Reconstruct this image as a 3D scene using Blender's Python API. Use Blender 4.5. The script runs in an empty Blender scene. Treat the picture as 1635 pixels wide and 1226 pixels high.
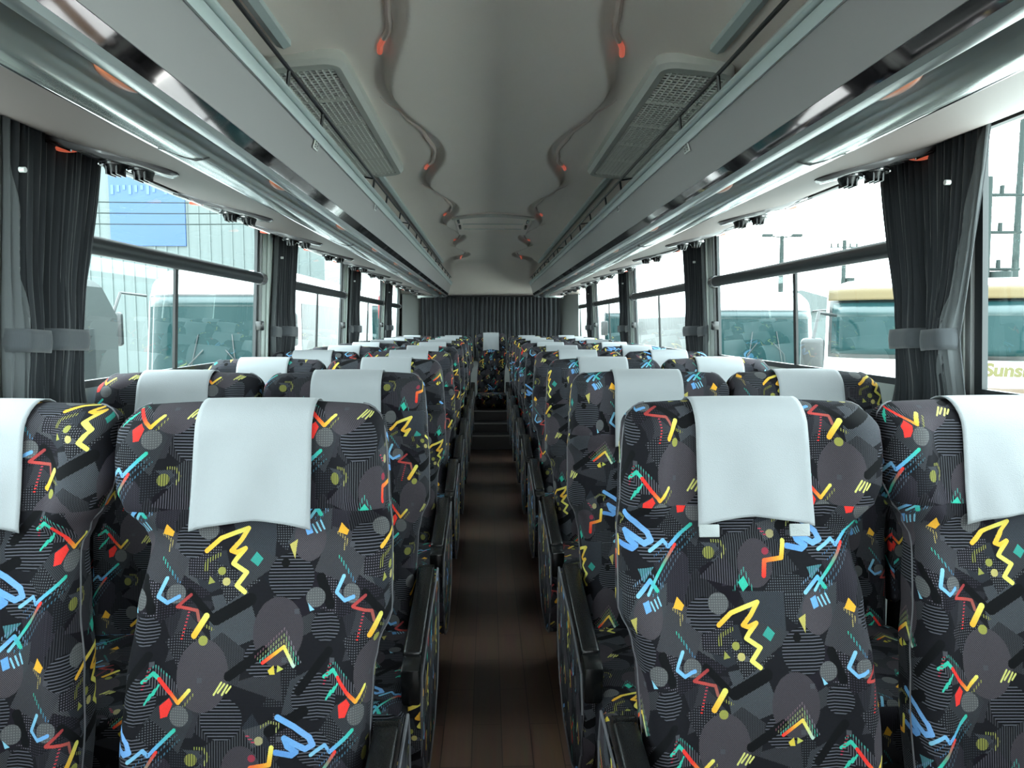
import bpy, bmesh, math, random
import numpy as np
from mathutils import Vector, Matrix
R = math.radians
PI = math.pi
random.seed(7)
sc = bpy.context.scene
C = bpy.context.collection

# ------------------------------------------------------------------ camera
CAMZ = 1.265
cam_d = bpy.data.cameras.new('camera'); cam = bpy.data.objects.new('camera', cam_d); C.objects.link(cam)
cam_d.sensor_width = 36; cam_d.lens = 1180 / 1635 * 36; cam_d.clip_start = 0.02; cam_d.clip_end = 600
cam.location = (-0.04, 0, CAMZ); cam.rotation_euler = (R(90 - 4.63), R(0.0), R(-1.893))
sc.camera = cam
# ------------------------------------------------------------------ world / exposure
w = bpy.data.worlds.new('World'); sc.world = w; w.use_nodes = True
nt = w.node_tree; nt.nodes.clear()
wo = nt.nodes.new('ShaderNodeOutputWorld'); bg = nt.nodes.new('ShaderNodeBackground')
tc = nt.nodes.new('ShaderNodeTexCoord'); sx = nt.nodes.new('ShaderNodeSeparateXYZ')
rp = nt.nodes.new('ShaderNodeValToRGB')
rp.color_ramp.elements[0].position = 0.0; rp.color_ramp.elements[0].color = (0.80, 0.86, 0.88, 1)
rp.color_ramp.elements[1].position = 0.6; rp.color_ramp.elements[1].color = (0.93, 1.0, 1.04, 1)
nt.links.new(tc.outputs['Generated'], sx.inputs[0]); nt.links.new(sx.outputs['Z'], rp.inputs[0])
nt.links.new(rp.outputs[0], bg.inputs[0]); bg.inputs[1].default_value = 2.6
nt.links.new(bg.outputs[0], wo.inputs[0])
sc.view_settings.view_transform = 'Standard'; sc.view_settings.look = 'None'
sc.view_settings.gamma = 1; sc.view_settings.use_curve_mapping = False
sc.view_settings.exposure = 2.7
sc.cycles.max_bounces = 10; sc.cycles.diffuse_bounces = 7; sc.cycles.glossy_bounces = 4
sc.cycles.transparent_max_bounces = 16; sc.cycles.sample_clamp_indirect = 6
sc.cycles.caustics_reflective = False; sc.cycles.caustics_refractive = False

def portal(name, loc, rot, sx_, sy_):
    l = bpy.data.lights.new(name, 'AREA'); l.shape = 'RECTANGLE'; l.size = sx_; l.size_y = sy_
    l.cycles.is_portal = True
    o = bpy.data.objects.new(name, l); C.objects.link(o); o.location = loc; o.rotation_euler = rot
    return o

# ------------------------------------------------------------------ materials
def srgb(r, g, b):
    f = lambda c: (c / 255 / 12.92) if c / 255 <= 0.04045 else ((c / 255 + 0.055) / 1.055) ** 2.4
    return (f(r), f(g), f(b), 1)
MATS = {}
def mat(name, col, rough=0.5, metal=0.0, spec=0.5, bump=0, bscale=200, noise=0, nscale=8, emit=None, estr=0, coat=0, sheen=0):
    m = bpy.data.materials.new(name); m.use_nodes = True; MATS[name] = m
    n = m.node_tree.nodes; L = m.node_tree.links
    b = n['Principled BSDF']
    b.inputs['Base Color'].default_value = col; b.inputs['Roughness'].default_value = rough
    b.inputs['Metallic'].default_value = metal; b.inputs['Specular IOR Level'].default_value = spec
    b.inputs['Coat Weight'].default_value = coat; b.inputs['Sheen Weight'].default_value = sheen
    t = n.new('ShaderNodeTexCoord')
    if noise:
        ns = n.new('ShaderNodeTexNoise'); ns.inputs['Scale'].default_value = nscale; ns.inputs['Detail'].default_value = 4
        L.new(t.outputs['Object'], ns.inputs['Vector'])
        mx = n.new('ShaderNodeMix'); mx.data_type = 'RGBA'
        mx.inputs[6].default_value = tuple(c * (1 - noise) for c in col[:3]) + (1,)
        mx.inputs[7].default_value = tuple(min(1, c * (1 + noise)) for c in col[:3]) + (1,)
        L.new(ns.outputs['Fac'], mx.inputs[0]); L.new(mx.outputs[2], b.inputs['Base Color'])
    if bump:
        nb = n.new('ShaderNodeTexNoise'); nb.inputs['Scale'].default_value = bscale; nb.inputs['Detail'].default_value = 2
        L.new(t.outputs['Object'], nb.inputs['Vector'])
        bm_ = n.new('ShaderNodeBump'); bm_.inputs['Strength'].default_value = bump; bm_.inputs['Distance'].default_value = 0.002
        L.new(nb.outputs['Fac'], bm_.inputs['Height']); L.new(bm_.outputs[0], b.inputs['Normal'])
    if emit:
        b.inputs['Emission Color'].default_value = emit; b.inputs['Emission Strength'].default_value = estr
    return m

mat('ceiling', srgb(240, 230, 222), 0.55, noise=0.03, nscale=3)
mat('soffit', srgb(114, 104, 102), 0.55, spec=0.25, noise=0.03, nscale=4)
mat('rackpanel', srgb(152, 150, 151), 0.38, spec=0.5)
mat('racklip', srgb(176, 188, 188), 0.3, spec=0.6)
mat('rackin', srgb(120, 118, 118), 0.8)
mat('alu', srgb(168, 172, 172), 0.28, metal=0.85)
mat('tube', srgb(158, 164, 162), 0.22, metal=0.55, spec=0.6)
mat('mirror', srgb(116, 104, 104), 0.04, metal=1.0)
mat('blackrail', srgb(22, 22, 24), 0.35)
mat('wallpanel', srgb(176, 184, 180), 0.5)
mat('greywall', srgb(120, 122, 120), 0.6)
mat('winframe', srgb(24, 29, 32), 0.45)
mat('rubber', srgb(20, 22, 23), 0.6)
mat('gasket', srgb(120, 122, 122), 0.4)
mat('blackvinyl', srgb(13, 13, 14), 0.26, bump=0.3, bscale=420)
mat('blackplastic', srgb(18, 19, 20), 0.25)
mat('seatbase', srgb(12, 12, 13), 0.6)
mat('piping', srgb(84, 83, 88), 0.6)
mat('cover', srgb(138, 141, 144), 0.75, bump=0.35, bscale=700, sheen=0.1)
mat('velcro', srgb(150, 154, 154), 0.9, bump=0.6, bscale=900)
mat('grille', srgb(188, 190, 184), 0.5)
mat('grilleback', srgb(16, 16, 17), 0.9)
mat('smokeplate', srgb(92, 90, 92), 0.22, spec=0.6)
mat('ledpink', srgb(214, 196, 188), 0.4)
mat('ledred', srgb(220, 110, 90), 0.35, emit=(1.0, 0.22, 0.14, 1), estr=0.05)
mat('orangelamp', srgb(235, 140, 90), 0.4, emit=(1.0, 0.30, 0.10, 1), estr=0.16)
mat('callred', srgb(190, 80, 60), 0.3, emit=(1.0, 0.2, 0.1, 1), estr=0.06)
mat('chrome', srgb(210, 210, 212), 0.12, metal=1.0)
mat('labelwhite', srgb(214, 216, 214), 0.6)
mat('labelink', srgb(70, 72, 74), 0.6)
mat('stepnose', srgb(120, 122, 120), 0.35, metal=0.6)
mat('stepdark', srgb(9, 9, 9), 0.4)
mat('duct', srgb(176, 168, 166), 0.6, noise=0.05, nscale=30)

def paint_glow_falloff():  # glow falloff painted in: lens colour and emission fade toward the rim
    m = MATS['orangelamp']; n = m.node_tree.nodes; L = m.node_tree.links; b = n['Principled BSDF']
    lw = n.new('ShaderNodeLayerWeight'); lw.inputs['Blend'].default_value = 0.35
    iv = n.new('ShaderNodeMath'); iv.operation = 'SUBTRACT'; iv.inputs[0].default_value = 1.0; L.new(lw.outputs['Facing'], iv.inputs[1])
    pw = n.new('ShaderNodeMath'); pw.operation = 'POWER'; pw.inputs[1].default_value = 1.6; L.new(iv.outputs[0], pw.inputs[0])
    ml = n.new('ShaderNodeMath'); ml.operation = 'MULTIPLY'; ml.inputs[1].default_value = 0.13; L.new(pw.outputs[0], ml.inputs[0])
    L.new(ml.outputs[0], b.inputs['Emission Strength'])
    mx = n.new('ShaderNodeMix'); mx.data_type = 'RGBA'; mx.inputs[6].default_value = srgb(110, 108, 106); mx.inputs[7].default_value = srgb(170, 110, 84)
    L.new(pw.outputs[0], mx.inputs[0]); L.new(mx.outputs[2], b.inputs['Base Color'])
paint_glow_falloff()
# dark curtain cloth, with fine vertical thread
def cloth(name, col):
    m = mat(name, col, 0.85, sheen=0.3); n = m.node_tree.nodes; L = m.node_tree.links
    t = n.new('ShaderNodeTexCoord'); ns = n.new('ShaderNodeTexNoise'); mp = n.new('ShaderNodeMapping')
    mp.inputs['Scale'].default_value = (400, 400, 40)
    L.new(t.outputs['Object'], mp.inputs[0]); L.new(mp.outputs[0], ns.inputs['Vector'])
    ns.inputs['Scale'].default_value = 1
    b_ = n.new('ShaderNodeBump'); b_.inputs['Strength'].default_value = 0.3; b_.inputs['Distance'].default_value = 0.001
    L.new(ns.outputs['Fac'], b_.inputs['Height']); L.new(b_.outputs[0], n['Principled BSDF'].inputs['Normal'])
cloth('curtain', srgb(24, 28, 33)); cloth('curtainlight', srgb(78, 82, 84)); cloth('tieband', srgb(62, 66, 70))

# wood-look vinyl floor
def floor_mat():
    m = mat('floorvinyl', srgb(70, 50, 42), 0.34); n = m.node_tree.nodes; L = m.node_tree.links; b = n['Principled BSDF']
    t = n.new('ShaderNodeTexCoord'); br = n.new('ShaderNodeTexBrick'); mp = n.new('ShaderNodeMapping')
    mp.inputs['Rotation'].default_value = (0, 0, R(90))
    L.new(t.outputs['Object'], mp.inputs[0]); L.new(mp.outputs[0], br.inputs['Vector'])
    br.inputs['Scale'].default_value = 1; br.inputs['Brick Width'].default_value = 0.45; br.inputs['Row Height'].default_value = 0.09
    br.inputs['Mortar Size'].default_value = 0.0015
    br.inputs['Color1'].default_value = srgb(98, 74, 62); br.inputs['Color2'].default_value = srgb(76, 58, 50); br.inputs['Mortar'].default_value = srgb(30, 22, 20)
    ns = n.new('ShaderNodeTexNoise'); m2 = n.new('ShaderNodeMapping'); m2.inputs['Scale'].default_value = (60, 4, 1)
    L.new(t.outputs['Object'], m2.inputs[0]); L.new(m2.outputs[0], ns.inputs['Vector']); ns.inputs['Scale'].default_value = 1
    mx = n.new('ShaderNodeMix'); mx.data_type = 'RGBA'; mx.blend_type = 'MULTIPLY'; mx.inputs[0].default_value = 0.5
    L.new(br.outputs['Color'], mx.inputs[6]); L.new(ns.outputs['Color'], mx.inputs[7]); L.new(mx.outputs[2], b.inputs['Base Color'])
floor_mat()

# thin tinted glass
def glass_mat(name, tint, gloss=0.05):
    m = bpy.data.materials.new(name); m.use_nodes = True; MATS[name] = m
    n = m.node_tree.nodes; L = m.node_tree.links; n.clear()
    o = n.new('ShaderNodeOutputMaterial'); t = n.new('ShaderNodeBsdfTransparent'); g = n.new('ShaderNodeBsdfGlossy')
    t.inputs[0].default_value = tint; g.inputs['Roughness'].default_value = 0.01
    g.inputs['Color'].default_value = (0.9, 1, 0.97, 1)
    lw = n.new('ShaderNodeLayerWeight'); lw.inputs['Blend'].default_value = 0.5
    pw = n.new('ShaderNodeMath'); pw.operation = 'POWER'; pw.inputs[1].default_value = 4.0; L.new(lw.outputs['Facing'], pw.inputs[0])
    f = n.new('ShaderNodeMath'); f.operation = 'MULTIPLY_ADD'; f.inputs[1].default_value = 0.55; f.inputs[2].default_value = 0.045; L.new(pw.outputs[0], f.inputs[0])
    mx = n.new('ShaderNodeMixShader'); L.new(f.outputs[0], mx.inputs[0]); L.new(t.outputs[0], mx.inputs[1]); L.new(g.outputs[0], mx.inputs[2])
    L.new(mx.outputs[0], o.inputs[0])
glass_mat('glass', (0.80, 0.92, 0.90, 1))

# ------------------------------------------------------------------ woven seat fabric: a repeat drawn with numpy, then used by the node tree
def fabric_tile():
    W, H = 570, 860
    yy, xx = np.mgrid[0:H, 0:W].astype(np.float32)
    rng = np.random.RandomState(5)
    img = np.zeros((H, W, 3), np.float32); img[:] = (24, 23, 28)
    def rel(x, y): return (xx - x + W / 2) % W - W / 2, (yy - y + H / 2) % H - H / 2
    # weaves
    dots = (((xx // 3).astype(int) + (yy // 3).astype(int)) % 2 == 0)
    dots2 = (((xx // 4).astype(int) % 2 == 0) & ((yy // 4).astype(int) % 2 == 0))
    hl = ((yy.astype(int) % 10) < 4)
    vl = ((xx.astype(int) % 8) < 3)
    zig = (((xx + 2 * np.abs((yy % 12) - 6)).astype(int) // 4) % 2 == 0)
    weaves = {'dots': dots, 'dots2': dots2, 'h': hl, 'v': vl, 'z': zig}
    def put(mask, col, weave=None, lo=(24, 24, 28), a=1.0):
        c = np.array(col, np.float32)
        if weave:
            wv = weaves[weave]
            img[mask & wv] = img[mask & wv] * (1 - a) + c * a
            img[mask & ~wv] = img[mask & ~wv] * (1 - a) + np.array(lo, np.float32) * a
        else: img[mask] = img[mask] * (1 - a) + c * a
    def poly(pts, col, weave=None, lo=(24, 24, 28)):
        cx = sum(p[0] for p in pts) / len(pts); cy = sum(p[1] for p in pts) / len(pts)
        dx, dy = rel(cx, cy); ins = np.zeros((H, W), bool); j = len(pts) - 1
        for i in range(len(pts)):
            xi, yi = pts[i][0] - cx, pts[i][1] - cy; xj, yj = pts[j][0] - cx, pts[j][1] - cy
            if yi != yj:
                ins ^= ((yi > dy) != (yj > dy)) & (dx < (xj - xi) * (dy - yi) / (yj - yi) + xi)
            j = i
        put(ins, col, weave, lo)
    def circ(x, y, r, col, weave=None, lo=(24, 24, 28), sy=1.0):
        dx, dy = rel(x, y); put(dx * dx + (dy / sy) ** 2 < r * r, col, weave, lo)
    def stroke(pts, wd, cols, weave=None, lo=(24, 24, 28), taper=False):
        n = len(pts) - 1; ln = [math.dist(pts[i], pts[i + 1]) for i in range(n)]; tot = sum(ln); acc = 0
        best = np.full((H, W), 1e9, np.float32); tt = np.zeros((H, W), np.float32)
        for i in range(n):
            (x0, y0), (x1, y1) = pts[i], pts[i + 1]; mx_, my_ = (x0 + x1) / 2, (y0 + y1) / 2
            dx, dy = rel(mx_, my_); ax, ay = x0 - mx_, y0 - my_; bx, by = x1 - x0, y1 - y0
            t = np.clip(((dx - ax) * bx + (dy - ay) * by) / max(1e-6, bx * bx + by * by), 0, 1)
            d = np.hypot(dx - ax - t * bx, dy - ay - t * by)
            k = d < best; best[k] = d[k]; tt[k] = ((acc + t * ln[i]) / tot)[k]; acc += ln[i]
        msk = best < wd / 2
        cs = np.array(cols, np.float32)
        if len(cs) == 1: cc = np.broadcast_to(cs[0], (H, W, 3))
        else:
            q = tt * (len(cs) - 1); i0 = np.clip(q.astype(int), 0, len(cs) - 2); fr = (q - i0)[..., None]
            cc = cs[i0] * (1 - fr) + cs[i0 + 1] * fr
        if weave: msk = msk & weaves[weave]
        img[msk] = cc[msk]
    # patchwork ground
    kinds = ['dots', 'dots2', 'z', 'v', None, 'dots', 'dots2', 'dots']
    for i in range(44):
        x, y = rng.rand() * W, rng.rand() * H; g = rng.randint(50, 106); a0 = rng.rand() * 6.28; n = rng.randint(3, 6)
        pts = [(x + rng.uniform(50, 125) * math.cos(a0 + k * 6.28 / n), y + rng.uniform(50, 125) * math.sin(a0 + k * 6.28 / n)) for k in range(n)]
        k_ = kinds[i % len(kinds)]; tint = rng.randint(-4, 7)
        if k_ is None: g = rng.randint(14, 40)
        poly(pts, (g + tint, g, g + 4 + abs(tint)), k_, lo=(22, 21, 26))
    for (x, y, r) in [(-100, 540, 78), (180, 600, 72), (385, 175, 80), (60, 60, 60), (470, 700, 60), (300, 420, 60), (500, 330, 50)]:
        circ(x, y, r * 0.92, (88, 88, 97), 'h', (12, 12, 15))
    for (x, y, r, g) in [(115, 470, 84, 74), (350, 340, 80, 66), (440, 60, 52, 80), (240, 760, 60, 66)]:
        circ(x, y, r, (g + 20, g + 13, g + 19), 'dots', (38, 34, 40), 1.3)
    for (x, y, a, l, wd) in [(200, 470, -0.6, 130, 30), (420, 520, -0.9, 150, 26), (60, 220, 0.8, 110, 24), (330, 640, -0.5, 120, 34), (480, 180, 1.2, 90, 30), (150, 300, -0.5, 120, 40)]:
        stroke([(x, y), (x + l * math.cos(a), y + l * math.sin(a))], wd, [(14, 14, 17)])
    for i in range(9):
        x, y = rng.rand() * W, rng.rand() * H; poly([(x, y), (x + 16, y), (x + 16, y + 16), (x, y + 16)], (74, 74, 80))
    for (x, y, r) in [(465, 240, 31), (110, 25, 34), (45, 592, 32), (15, 225, 30)]: circ(x, y, r, (112, 112, 112), 'dots2', (86, 86, 88))
    YL, OR, RD, BL, TL, LB, OL, PK = (236, 226, 110), (246, 178, 58), (236, 58, 52), (112, 168, 226), (58, 186, 160), (136, 196, 222), (150, 148, 74), (178, 64, 84)
    # 1 yellow scribble
    stroke([(108, 92), (150, 55), (200, 36), (240, 22), (215, 62), (188, 92), (205, 98), (232, 86), (205, 118), (196, 132), (240, 160), (210, 200), (236, 220)], 15, [OR, YL, OR, YL, YL])
    stroke([(108, 150), (112, 124), (150, 104)], 13, [OL], 'v'); circ(160, 155, 13, OL); circ(176, 188, 13, (190, 176, 110)); poly([(122, 170), (140, 190), (118, 196)], OL)
    poly([(270, 95), (292, 118), (275, 142), (250, 122)], (58, 150, 138)); poly([(375, 75), (400, 60), (395, 120)], (190, 176, 96)); circ(365, 132, 14, (14, 14, 16))
    # 2 blue hook with red arcs
    stroke([(-32, 115), (22, 190)], 9, [TL, (70, 110, 150)], 'v'); stroke([(-15, 175), (-38, 226), (-10, 250), (24, 234)], 12, [LB, BL])
    stroke([(64, 228), (20, 265), (87, 275), (95, 306)], 10, [(150, 58, 60), (190, 70, 66), (150, 90, 80)]); stroke([(60, 280), (40, 365)], 7, [PK, RD], 'h')
    stroke([(82, 350), (118, 292)], 19, [OR, YL]); circ(112, 365, 15, OL); stroke([(118, 322), (140, 332)], 10, [OL], 'v')
    poly([(440, 255), (462, 278), (448, 282)], LB)
    # 3 nested chevrons
    for k, (cs, wd, wv) in enumerate([([RD, OR, YL, (190, 214, 200)], 11, None), ([TL, (170, 160, 100), (120, 160, 150)], 8, 'v'), ([(120, 120, 90), (150, 158, 100), TL], 7, 'v'), ([(110, 70, 80), (130, 130, 140)], 6, 'v')]):
        o = k * 18
        stroke([(305 - o * 0.5, 432 - o * 0.3), (370, 386 - o), (402 + o * 0.4, 444 - o * 0.2)], wd, cs, wv)
    poly([(322, 455), (340, 440), (345, 468), (328, 468)], (216, 190, 70)); poly([(352, 440), (372, 452), (350, 462)], (190, 190, 90))
    # 4 teal, red and yellow zig with blob
    stroke([(-70, 480), (-40, 458), (-22, 478)], 12, [TL]); stroke([(-58, 450), (-36, 436), (10, 476)], 7, [(70, 150, 140)], 'v')
    stroke([(-22, 478), (10, 520), (40, 552), (76, 512)], 12, [RD, RD, OR, YL]); stroke([(60, 560), (90, 524)], 7, [OL], 'v')
    poly([(-18, 560), (10, 538), (22, 556), (6, 594), (-14, 598)], RD)
    for k in range(3): stroke([(-62 + k * 12, 548 - k * 12), (-46 + k * 12, 520 - k * 12)], 6, [TL])
    # 5 pale ticks
    for k in range(4): stroke([(155 + k * 13, 525 - (k % 2) * 6), (178 + k * 10, 488 + k * 4)], 6, [(214, 210, 120)])
    # 6 blue scribble
    stroke([(357, 597), (410, 628), (455, 664), (466, 688), (443, 699), (378, 662), (388, 688), (414, 706), (400, 716), (352, 706)], 19, [BL, (124, 172, 230), BL, (100, 150, 214)])
    stroke([(305, 625), (330, 610), (362, 618), (352, 640)], 9, [OL, (190, 190, 120)], 'v'); circ(298, 668, 14, (160, 150, 110)); stroke([(262, 650), (282, 672)], 9, [PK], 'h')
    # 7 orange step
    stroke([(268, 800), (272, 752), (330, 744), (338, 690)], 15, [RD, (240, 110, 60), OR, YL]); circ(276, 722, 12, (150, 54, 70))
    # 8 blue to teal zigzag with thinner parallel lines
    for k in range(3):
        stroke([(-110 + k * 15, 720 + k * 16), (-64 + k * 13, 687 + k * 14), (-48 + k * 12, 707 + k * 12), (30 + k * 9, 615 + 20 + k * 14)], 12 if k == 0 else 6, [LB, BL, TL] if k == 0 else [(70, 110, 150), (60, 100, 110)], None if k == 0 else 'v')
    # 9 long streak teal to red
    for k in range(3):
        stroke([(440 + k * 14, 850 + k * 6), (490 + k * 12, 780 + k * 8), (545 + k * 8, 700 + k * 14)], 10 if k == 0 else 6, [LB, TL, RD] if k == 0 else [(60, 120, 150), (90, 90, 100)], None if k == 0 else 'v')
    poly([(415, 775), (470, 768), (430, 815)], (84, 140, 148), 'v', (60, 100, 110))
    # 10 blue gamma with ticks
    stroke([(405, -5), (452, -52), (474, -20)], 13, [LB, BL, TL]); stroke([(396, -32), (452, -78), (496, -30)], 7, [(120, 150, 180)], 'v')
    for k in range(3): stroke([(448 + k * 13, 12 - k * 6), (462 + k * 12, 40 - k * 6)], 6, [LB])
    poly([(420, 15), (440, 5), (450, 40), (430, 48)], BL)
    # 11 olive disc with arc
    circ(85, 725, 20, OL, 'v', (90, 90, 50)); stroke([(95, 688), (125, 690), (140, 715), (128, 740)], 10, [OL, (180, 176, 110)], 'v')
    # 12 teal lozenge
    poly([(180, 820), (200, 800), (215, 830), (195, 850)], TL); stroke([(165, 845), (200, 775), (228, 845)], 8, [(70, 150, 140)], 'v')
    # 13 orange flag
    poly([(545, 5), (568, 32), (560, 50), (530, 40)], OR); stroke([(530, 42), (560, 66), (552, 92)], 10, [(170, 150, 90)], 'v')
    stroke([(500, 500), (520, 440)], 8, [PK, (140, 60, 70)], 'h')
    # thread irregularity
    img[:] *= (1 + 0.16 * (rng.rand(H, W, 1).astype(np.float32) - 0.5))
    img[:] *= np.where(((yy.astype(int) % 4) == 0)[..., None], 0.82, 1.0)
    return np.clip(img / 255.0, 0, 1)
TILE_W, TILE_H = 0.285, 0.43
_t = fabric_tile(); _h, _w = _t.shape[:2]
fab_img = bpy.data.images.new('woven_repeat', _w, _h)
_buf = np.ones((_h, _w, 4), np.float32); _buf[..., :3] = _t[::-1]
fab_img.pixels.foreach_set(_buf.ravel()); fab_img.update(); fab_img.pack()
def fabric_mat():
    m = bpy.data.materials.new('seat_fabric'); m.use_nodes = True; MATS['fabric'] = m
    n = m.node_tree.nodes; L = m.node_tree.links; b = n['Principled BSDF']
    uv = n.new('ShaderNodeUVMap'); uv.uv_map = 'UVMap'; oi = n.new('ShaderNodeObjectInfo')
    ad = n.new('ShaderNodeVectorMath'); ad.operation = 'ADD'; L.new(uv.outputs[0], ad.inputs[0]); L.new(oi.outputs['Color'], ad.inputs[1])
    mu = n.new('ShaderNodeVectorMath'); mu.operation = 'MULTIPLY'; mu.inputs[1].default_value = (1 / TILE_W, 1 / TILE_H, 0)
    L.new(ad.outputs[0], mu.inputs[0])
    im = n.new('ShaderNodeTexImage'); im.image = fab_img; im.interpolation = 'Linear'; L.new(mu.outputs[0], im.inputs[0])
    hs = n.new('ShaderNodeHueSaturation'); hs.inputs['Value'].default_value = 0.72; hs.inputs['Saturation'].default_value = 1.0
    L.new(im.outputs[0], hs.inputs['Color'])
    L.new(hs.outputs[0], b.inputs['Base Color']); b.inputs['Roughness'].default_value = 0.9; b.inputs['Specular IOR Level'].default_value = 0.12
    b.inputs['Sheen Weight'].default_value = 0.0
    bw = n.new('ShaderNodeRGBToBW'); L.new(im.outputs[0], bw.inputs[0])
    bu = n.new('ShaderNodeBump'); bu.inputs['Strength'].default_value = 0.25; bu.inputs['Distance'].default_value = 0.001
    L.new(bw.outputs[0], bu.inputs['Height']); L.new(bu.outputs[0], b.inputs['Normal'])
fabric_mat()

# ------------------------------------------------------------------ mesh helpers
def tag(o, label=None, cat=None, group=None, kind=None):
    if label: o['label'] = label
    if cat: o['category'] = cat
    if group: o['group'] = group
    if kind: o['kind'] = kind
    return o
def empty(name, loc=(0, 0, 0), label=None, cat=None, group=None, kind=None, rz=0):
    o = bpy.data.objects.new(name, None); C.objects.link(o); o.location = loc; o.rotation_euler = (0, 0, rz)
    o.empty_display_size = 0.1
    return tag(o, label, cat, group, kind)
def link(name, bm, m, parent=None, smooth=True, label=None, recalc=True, color=None):
    me = bpy.data.meshes.new(name)
    if recalc: bmesh.ops.recalc_face_normals(bm, faces=bm.faces[:])
    bm.to_mesh(me); bm.free()
    for mm in (m if isinstance(m, (list, tuple)) else [m]): me.materials.append(MATS[mm])
    if smooth:
        me.polygons.foreach_set('use_smooth', [True] * len(me.polygons))
        try: me.set_sharp_from_angle(angle=R(40))
        except Exception: pass
    o = bpy.data.objects.new(name, me); C.objects.link(o)
    if parent: o.parent = parent
    if label: o['label'] = label
    if color: o.color = color
    return o
def nb(): return bmesh.new()
def box(bm, x0, x1, y0, y1, z0, z1, bev=0.0, seg=2, mtx=None):
    g = bmesh.new(); r = bmesh.ops.create_cube(g, size=1)
    for v in g.verts: v.co = Vector(((x0 + x1) / 2 + v.co.x * (x1 - x0), (y0 + y1) / 2 + v.co.y * (y1 - y0), (z0 + z1) / 2 + v.co.z * (z1 - z0)))
    if bev: bmesh.ops.bevel(g, geom=g.edges[:], offset=bev, segments=seg, profile=0.5, affect='EDGES')
    if mtx is not None: g.transform(mtx)
    merge(bm, g)
def merge(bm, g):
    g.verts.ensure_lookup_table()
    m = {v: bm.verts.new(v.co) for v in g.verts}
    for f in g.faces:
        try: bm.faces.new([m[v] for v in f.verts])
        except ValueError: pass
    g.free()
def tube(bm, pts, r, seg=8, cap=True, rad=None):
    pts = [Vector(p) for p in pts]; rings = []
    up = Vector((0, 0, 1))
    for i, p in enumerate(pts):
        d = (pts[min(i + 1, len(pts) - 1)] - pts[max(i - 1, 0)]).normalized()
        a = d.cross(up)
        if a.length < 0.05: a = d.cross(Vector((1, 0, 0)))
        a.normalize(); b = d.cross(a).normalized(); rr = rad[i] if rad else r
        rings.append([bm.verts.new(p + rr * (math.cos(t) * a + math.sin(t) * b)) for t in [2 * PI * k / seg for k in range(seg)]])
    for i in range(len(rings) - 1):
        for k in range(seg): bm.faces.new((rings[i][k], rings[i][(k + 1) % seg], rings[i + 1][(k + 1) % seg], rings[i + 1][k]))
    if cap: bm.faces.new(rings[0][::-1]); bm.faces.new(rings[-1])
def cyl(bm, c, r, h, axis='Z', seg=20, r2=None, bev=0.0):
    g = bmesh.new(); bmesh.ops.create_cone(g, cap_ends=True, segments=seg, radius1=r, radius2=r if r2 is None else r2, depth=h)
    if axis == 'X': g.transform(Matrix.Rotation(R(90), 4, 'Y'))
    if axis == 'Y': g.transform(Matrix.Rotation(R(90), 4, 'X'))
    g.transform(Matrix.Translation(c)); merge(bm, g)
def extrude_profile(bm, prof, ys, closed=True, xf=None):
    """prof: (x,z) points, swept along Y."""
    rings = []
    for y in ys:
        rings.append([bm.verts.new(xf(x, y, z) if xf else (x, y, z)) for x, z in prof])
    n = len(prof)
    for i in range(len(rings) - 1):
        for k in range(n if closed else n - 1):
            bm.faces.new((rings[i][k], rings[i][(k + 1) % n], rings[i + 1][(k + 1) % n], rings[i + 1][k]))
    if closed:
        bm.faces.new(rings[0][::-1]); bm.faces.new(rings[-1])
    return rings
def prism(bm, pts2, z0, z1, fn=None):
    """pts2 in XY extruded in Z"""
    a = [bm.verts.new((x, y, z0)) for x, y in pts2]; b = [bm.verts.new((x, y, z1)) for x, y in pts2]; n = len(pts2)
    bm.faces.new(a[::-1]); bm.faces.new(b)
    for k in range(n): bm.faces.new((a[k], a[(k + 1) % n], b[(k + 1) % n], b[k]))
def interp(tab, x):
    if x <= tab[0][0]: return tab[0][1]
    for (a, va), (b, vb) in zip(tab, tab[1:]):
        if x <= b:
            t = (x - a) / (b - a); t = t * t * (3 - 2 * t) if True else t
            return va + (vb - va) * t
    return tab[-1][1]
def uv_layer(me): return me.uv_layers.new(name='UVMap')

Y_END = 9.50        # rear wall
Y_FRONT = -3.2      # behind the camera
def rz(z): return CAMZ + z     # heights measured from the lens
WALLX = 1.14
SILL = rz(-0.175); TOPZ = rz(0.462); TR0 = rz(0.188); TR1 = rz(0.240)

# ------------------------------------------------------------------ floor
bm = nb(); box(bm, -1.22, 1.22, Y_FRONT, Y_END + 0.1, -0.06, 0.0)
o = link('floor', bm, 'floorvinyl', smooth=False); tag(o, 'dark brown wood-look vinyl floor along the aisle', kind='structure')
bm = nb(); yf = Y_FRONT - 0.1  # unseen bulkhead added to cut the windscreen light on the front covers
for q in ((-1.2, 1.2, 0.0, 0.95), (-1.2, 1.2, 1.70, 2.1), (-1.2, -1.02, 0.95, 1.70), (1.02, 1.2, 0.95, 1.70)): box(bm, q[0], q[1], yf, yf + 0.06, q[2], q[3])
tag(link('wall_front', bm, 'greywall', smooth=False), 'grey front bulkhead around the windscreen, behind the viewer, narrowing its light', kind='structure')
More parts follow.
